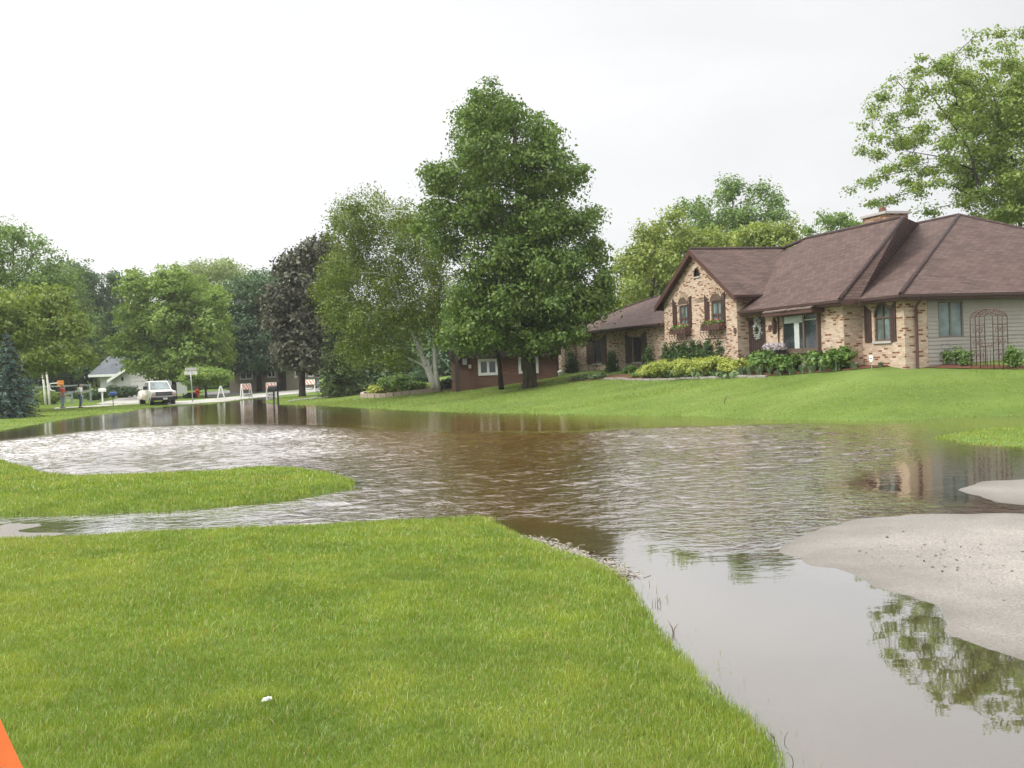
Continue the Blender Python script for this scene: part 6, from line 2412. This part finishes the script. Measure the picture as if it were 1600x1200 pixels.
# twigs poking out of the water along the near lawn
TW = [(1015, 915, 11, 'loop-shaped twig in the calm water'), (1024, 945, 20, 'twig at the middle of the near lawn edge'), (1052, 990, 30, 'forked weed at the near lawn edge above the lower bend'), (1120, 1082, 26, 'weed at the lower bend of the near lawn edge'), (1215, 1160, 26, 'cross-shaped weed at the corner of the near lawn'), (1240, 1190, 28, 'lone curved twig in the water at the bottom')]
for px, py, h, lb in TW:
    X, Y = onz(px, py, 0)
    k = Y / F
    m = MB()
    g = np.random.default_rng(px)
    for i in range(1 if px in (1240, 1015) else 5):
        a = g.uniform(-.9, .9)
        L = h * k * g.uniform(.6, 1.0)
        b0 = np.array([g.normal(0, .02), g.normal(0, .02), -.06])
        L *= .75
        m.tube([b0, b0 + [a * L * .3, 0, .06 + L * .45], b0 + [a * L * .6, .01, .06 + L * .75], b0 + [a * L * .9, .02, .06 + L * (.7 if px == 1240 else .95)]], [.0022, .002, .0015, .0007], 5)
    tag(m.build('twig', M_TWIG, loc=(X, Y, 0)), lb, 'twig', 'weeds poking out of the water')

# ------------------------------------------------------------------ thin summer haze: far trees lose a little contrast
hb = MB()
hb.box((-1700, -60, -2.0), (1700, 3400, 40))
hm, ht, ho = newmat('haze')
pv = N(ht, 'ShaderNodeVolumePrincipled', Density=.0003, Anisotropy=.2)
pv.inputs['Color'].default_value = (.96, .97, .98, 1)
ht.links.new(pv.outputs[0], ho.inputs['Volume'])
tag(hb.build('haze', hm), kind='stuff')

# ------------------------------------------------------------------ stranded debris and grass
g = np.random.default_rng(11)
line = np.array([onz(*q) for q in ((800, 842), (830, 850), (870, 862), (905, 876), (935, 890), (962, 903))])
n = 2600
t_ = g.random(n) * (len(line) - 1.001)
i = t_.astype(int)
P = line[i] + (line[i + 1] - line[i]) * (t_ - i)[:, None]
P = P + g.normal(0, .09, P.shape) + [.06, .03]
Z = np.maximum(terrain(P[:, 0], P[:, 1]), 0) + g.uniform(.0, .025, n)
d = np.column_stack([g.normal(size=n), g.normal(size=n), g.normal(0, .15, n)])
d = unit(d) * g.uniform(.012, .05, n)[:, None]
s = unit(np.column_stack([-d[:, 1], d[:, 0], g.normal(0, .01, n)])) * g.uniform(.0025, .008, n)[:, None]
C = np.column_stack([P, Z])
V = np.stack([C - d - s, C + d - s, C + d + s, C - d + s], 1).reshape(-1, 3)
tag(np_mesh('debris', V, np.arange(n * 4).reshape(-1, 4), M_DEBRIS), 'pale straw and silt washed up along the near lawn edge', 'debris', None, 'stuff')


n = 70
q = np.array([onz(*p_) for p_ in ((1330, 850), (1600, 830), (1600, 960), (1450, 880))])
w4 = g.dirichlet([.9] * 4, n)
P = w4 @ q + g.normal(0, .25, (n, 2))
Z = terrain(P[:, 0], P[:, 1]) + .012
ok = Z > .014
C = np.column_stack([P, Z])[ok]
V = leaves(C, g.normal(size=C.shape) * .3 + [0, 0, 1], .035, .6, 3)
tag(np_mesh('leaf_litter', V, np.arange(len(V)).reshape(-1, 4), M_TWIG), 'scattered dead leaf bits on the bare pavement', 'leaf litter', None, 'stuff')


def grass():
    g = np.random.default_rng(5)
    X, Y, Hh, Wd = [], [], [], []

    def scatter(y0, y1, dens, h, wd, xr=None):
        xa, xb = xr or (-.50 * y1 - .6, .5 * y1)
        n = int((xb - xa) * (y1 - y0) * dens)
        x, y = g.uniform(xa, xb, n), g.uniform(y0, y1, n)
        ok = (x > -.50 * y - .6) & (x < .5 * y + .3)
        x, y = x[ok], y[ok]
        z, land = terrain(x, y, True)
        a = sdist(np.stack([x, y], 1), L_FORE)
        b = sdist(np.stack([x, y], 1), L_ISLE)
        edge = np.maximum(a, b)
        nz = (vnoise(x * 1.7, y * 1.7, 3) - .5) * .09
        ok = edge + nz > -.28
        ok &= (g.random(len(x)) < np.where(edge + nz < -.05, .007, .25 + 1.1 * sm((edge + nz + .05) / .2)))
        x, y, z, edge = x[ok], y[ok], z[ok], edge[ok]
        tuft = vnoise(x * 2.2, y * 2.2, 31) * .5 + vnoise(x * 7, y * 7, 32) * .5
        hh = h * (.55 + .75 * tuft) * g.uniform(.55, 1.25, len(x)) * (1 + .55 * np.exp(-np.maximum(edge, 0) / .22))
        # a few seed stalks stand taller
        hh = np.where(g.random(len(x)) < .007, hh * 1.8, hh)
        X.append(x)
        Y.append(np.column_stack([y, z]))
        Hh.append(hh)
        Wd.append(wd * g.uniform(.7, 1.3, len(x)))
    scatter(3.2, 5.2, 14000, .047, .0028)
    scatter(5.2, 7.5, 10000, .049, .0037)
    scatter(7.5, 10.5, 5600, .052, .0054)
    scatter(10.5, 14.5, 2700, .057, .0082)
    scatter(14.5, 19, 1400, .07, .012, (-10.5, -1.2))
    scatter(19, 29, 650, .07, .019, (-15.5, -2.5))
    # tufts on the lawns across the water
    for (xa, xb, y0, y1, dn, hh, ww) in ((8, 26, 20, 28, 260, .05, .020), (-2, 24, 28, 46, 170, .040, .026), (-16, 20, 44, 70, 80, .045, .036), (-45, -10, 40, 90, 45, .05, .045)):
        m = int((xb - xa) * (y1 - y0) * dn)
        px_, py_ = g.uniform(xa, xb, m), g.uniform(y0, y1, m)
        ok = (np.abs(px_) < .5 * py_)
        px_, py_ = px_[ok], py_[ok]
        zz, ld = terrain(px_, py_, True)
        cc = np.maximum(sdist(np.stack([px_, py_], 1), L_FAR), sdist(np.stack([px_, py_], 1), L_ISLET))
        hl_x = (px_ - HOX) * math.cos(HA) + (py_ - HOY) * math.sin(HA)
        hl_y = -(px_ - HOX) * math.sin(HA) + (py_ - HOY) * math.cos(HA)
        ok = (cc > -.25) & ~((hl_x > -1.9) & (hl_y > -1.2)) & (zz > -.05)
        X.append(px_[ok])
        Y.append(np.column_stack([py_[ok], zz[ok]]))
        Hh.append(hh * g.uniform(.5, 1.2, ok.sum()))
        Wd.append(ww * g.uniform(.7, 1.3, ok.sum()))
    x = np.concatenate(X)
    yz = np.concatenate(Y)
    h, wd = np.concatenate(Hh), np.concatenate(Wd)
    n = len(x)
    base = np.column_stack([x, yz[:, 0], yz[:, 1] - .006])
    az = g.uniform(0, 2 * math.pi, n)
    lean = np.abs(g.normal(0, .42, n)) + .06
    dr = np.column_stack([np.cos(az), np.sin(az), np.zeros(n)])
    # blades turn mostly edge-on at random
    fa = g.uniform(0, 2 * math.pi, n)
    sd = np.column_stack([np.cos(fa), np.sin(fa), np.zeros(n)]) * (wd / 2)[:, None]
    mid = base + dr * (h * lean * .32)[:, None] + np.column_stack([np.zeros((n, 2)), h * .55])
    tip = base + dr * (h * lean * 1.15)[:, None] + np.column_stack([np.zeros((n, 2)), h * (1 - .25 * np.minimum(lean, 1.2))])
    V = np.stack([base - sd, base + sd, mid + sd * .8, mid - sd * .8, tip], 1).reshape(-1, 3)
    k = np.arange(n)[:, None] * 5
    q = k + np.array([[0, 1, 2, 3]])
    t3 = k + np.array([[3, 2, 4]])
    o = np_mesh('grass', V, q, LF_GRASS, tri=t3)
    return tag(o, 'short green lawn grass round the flood', 'grass', None, 'stuff')


grass()
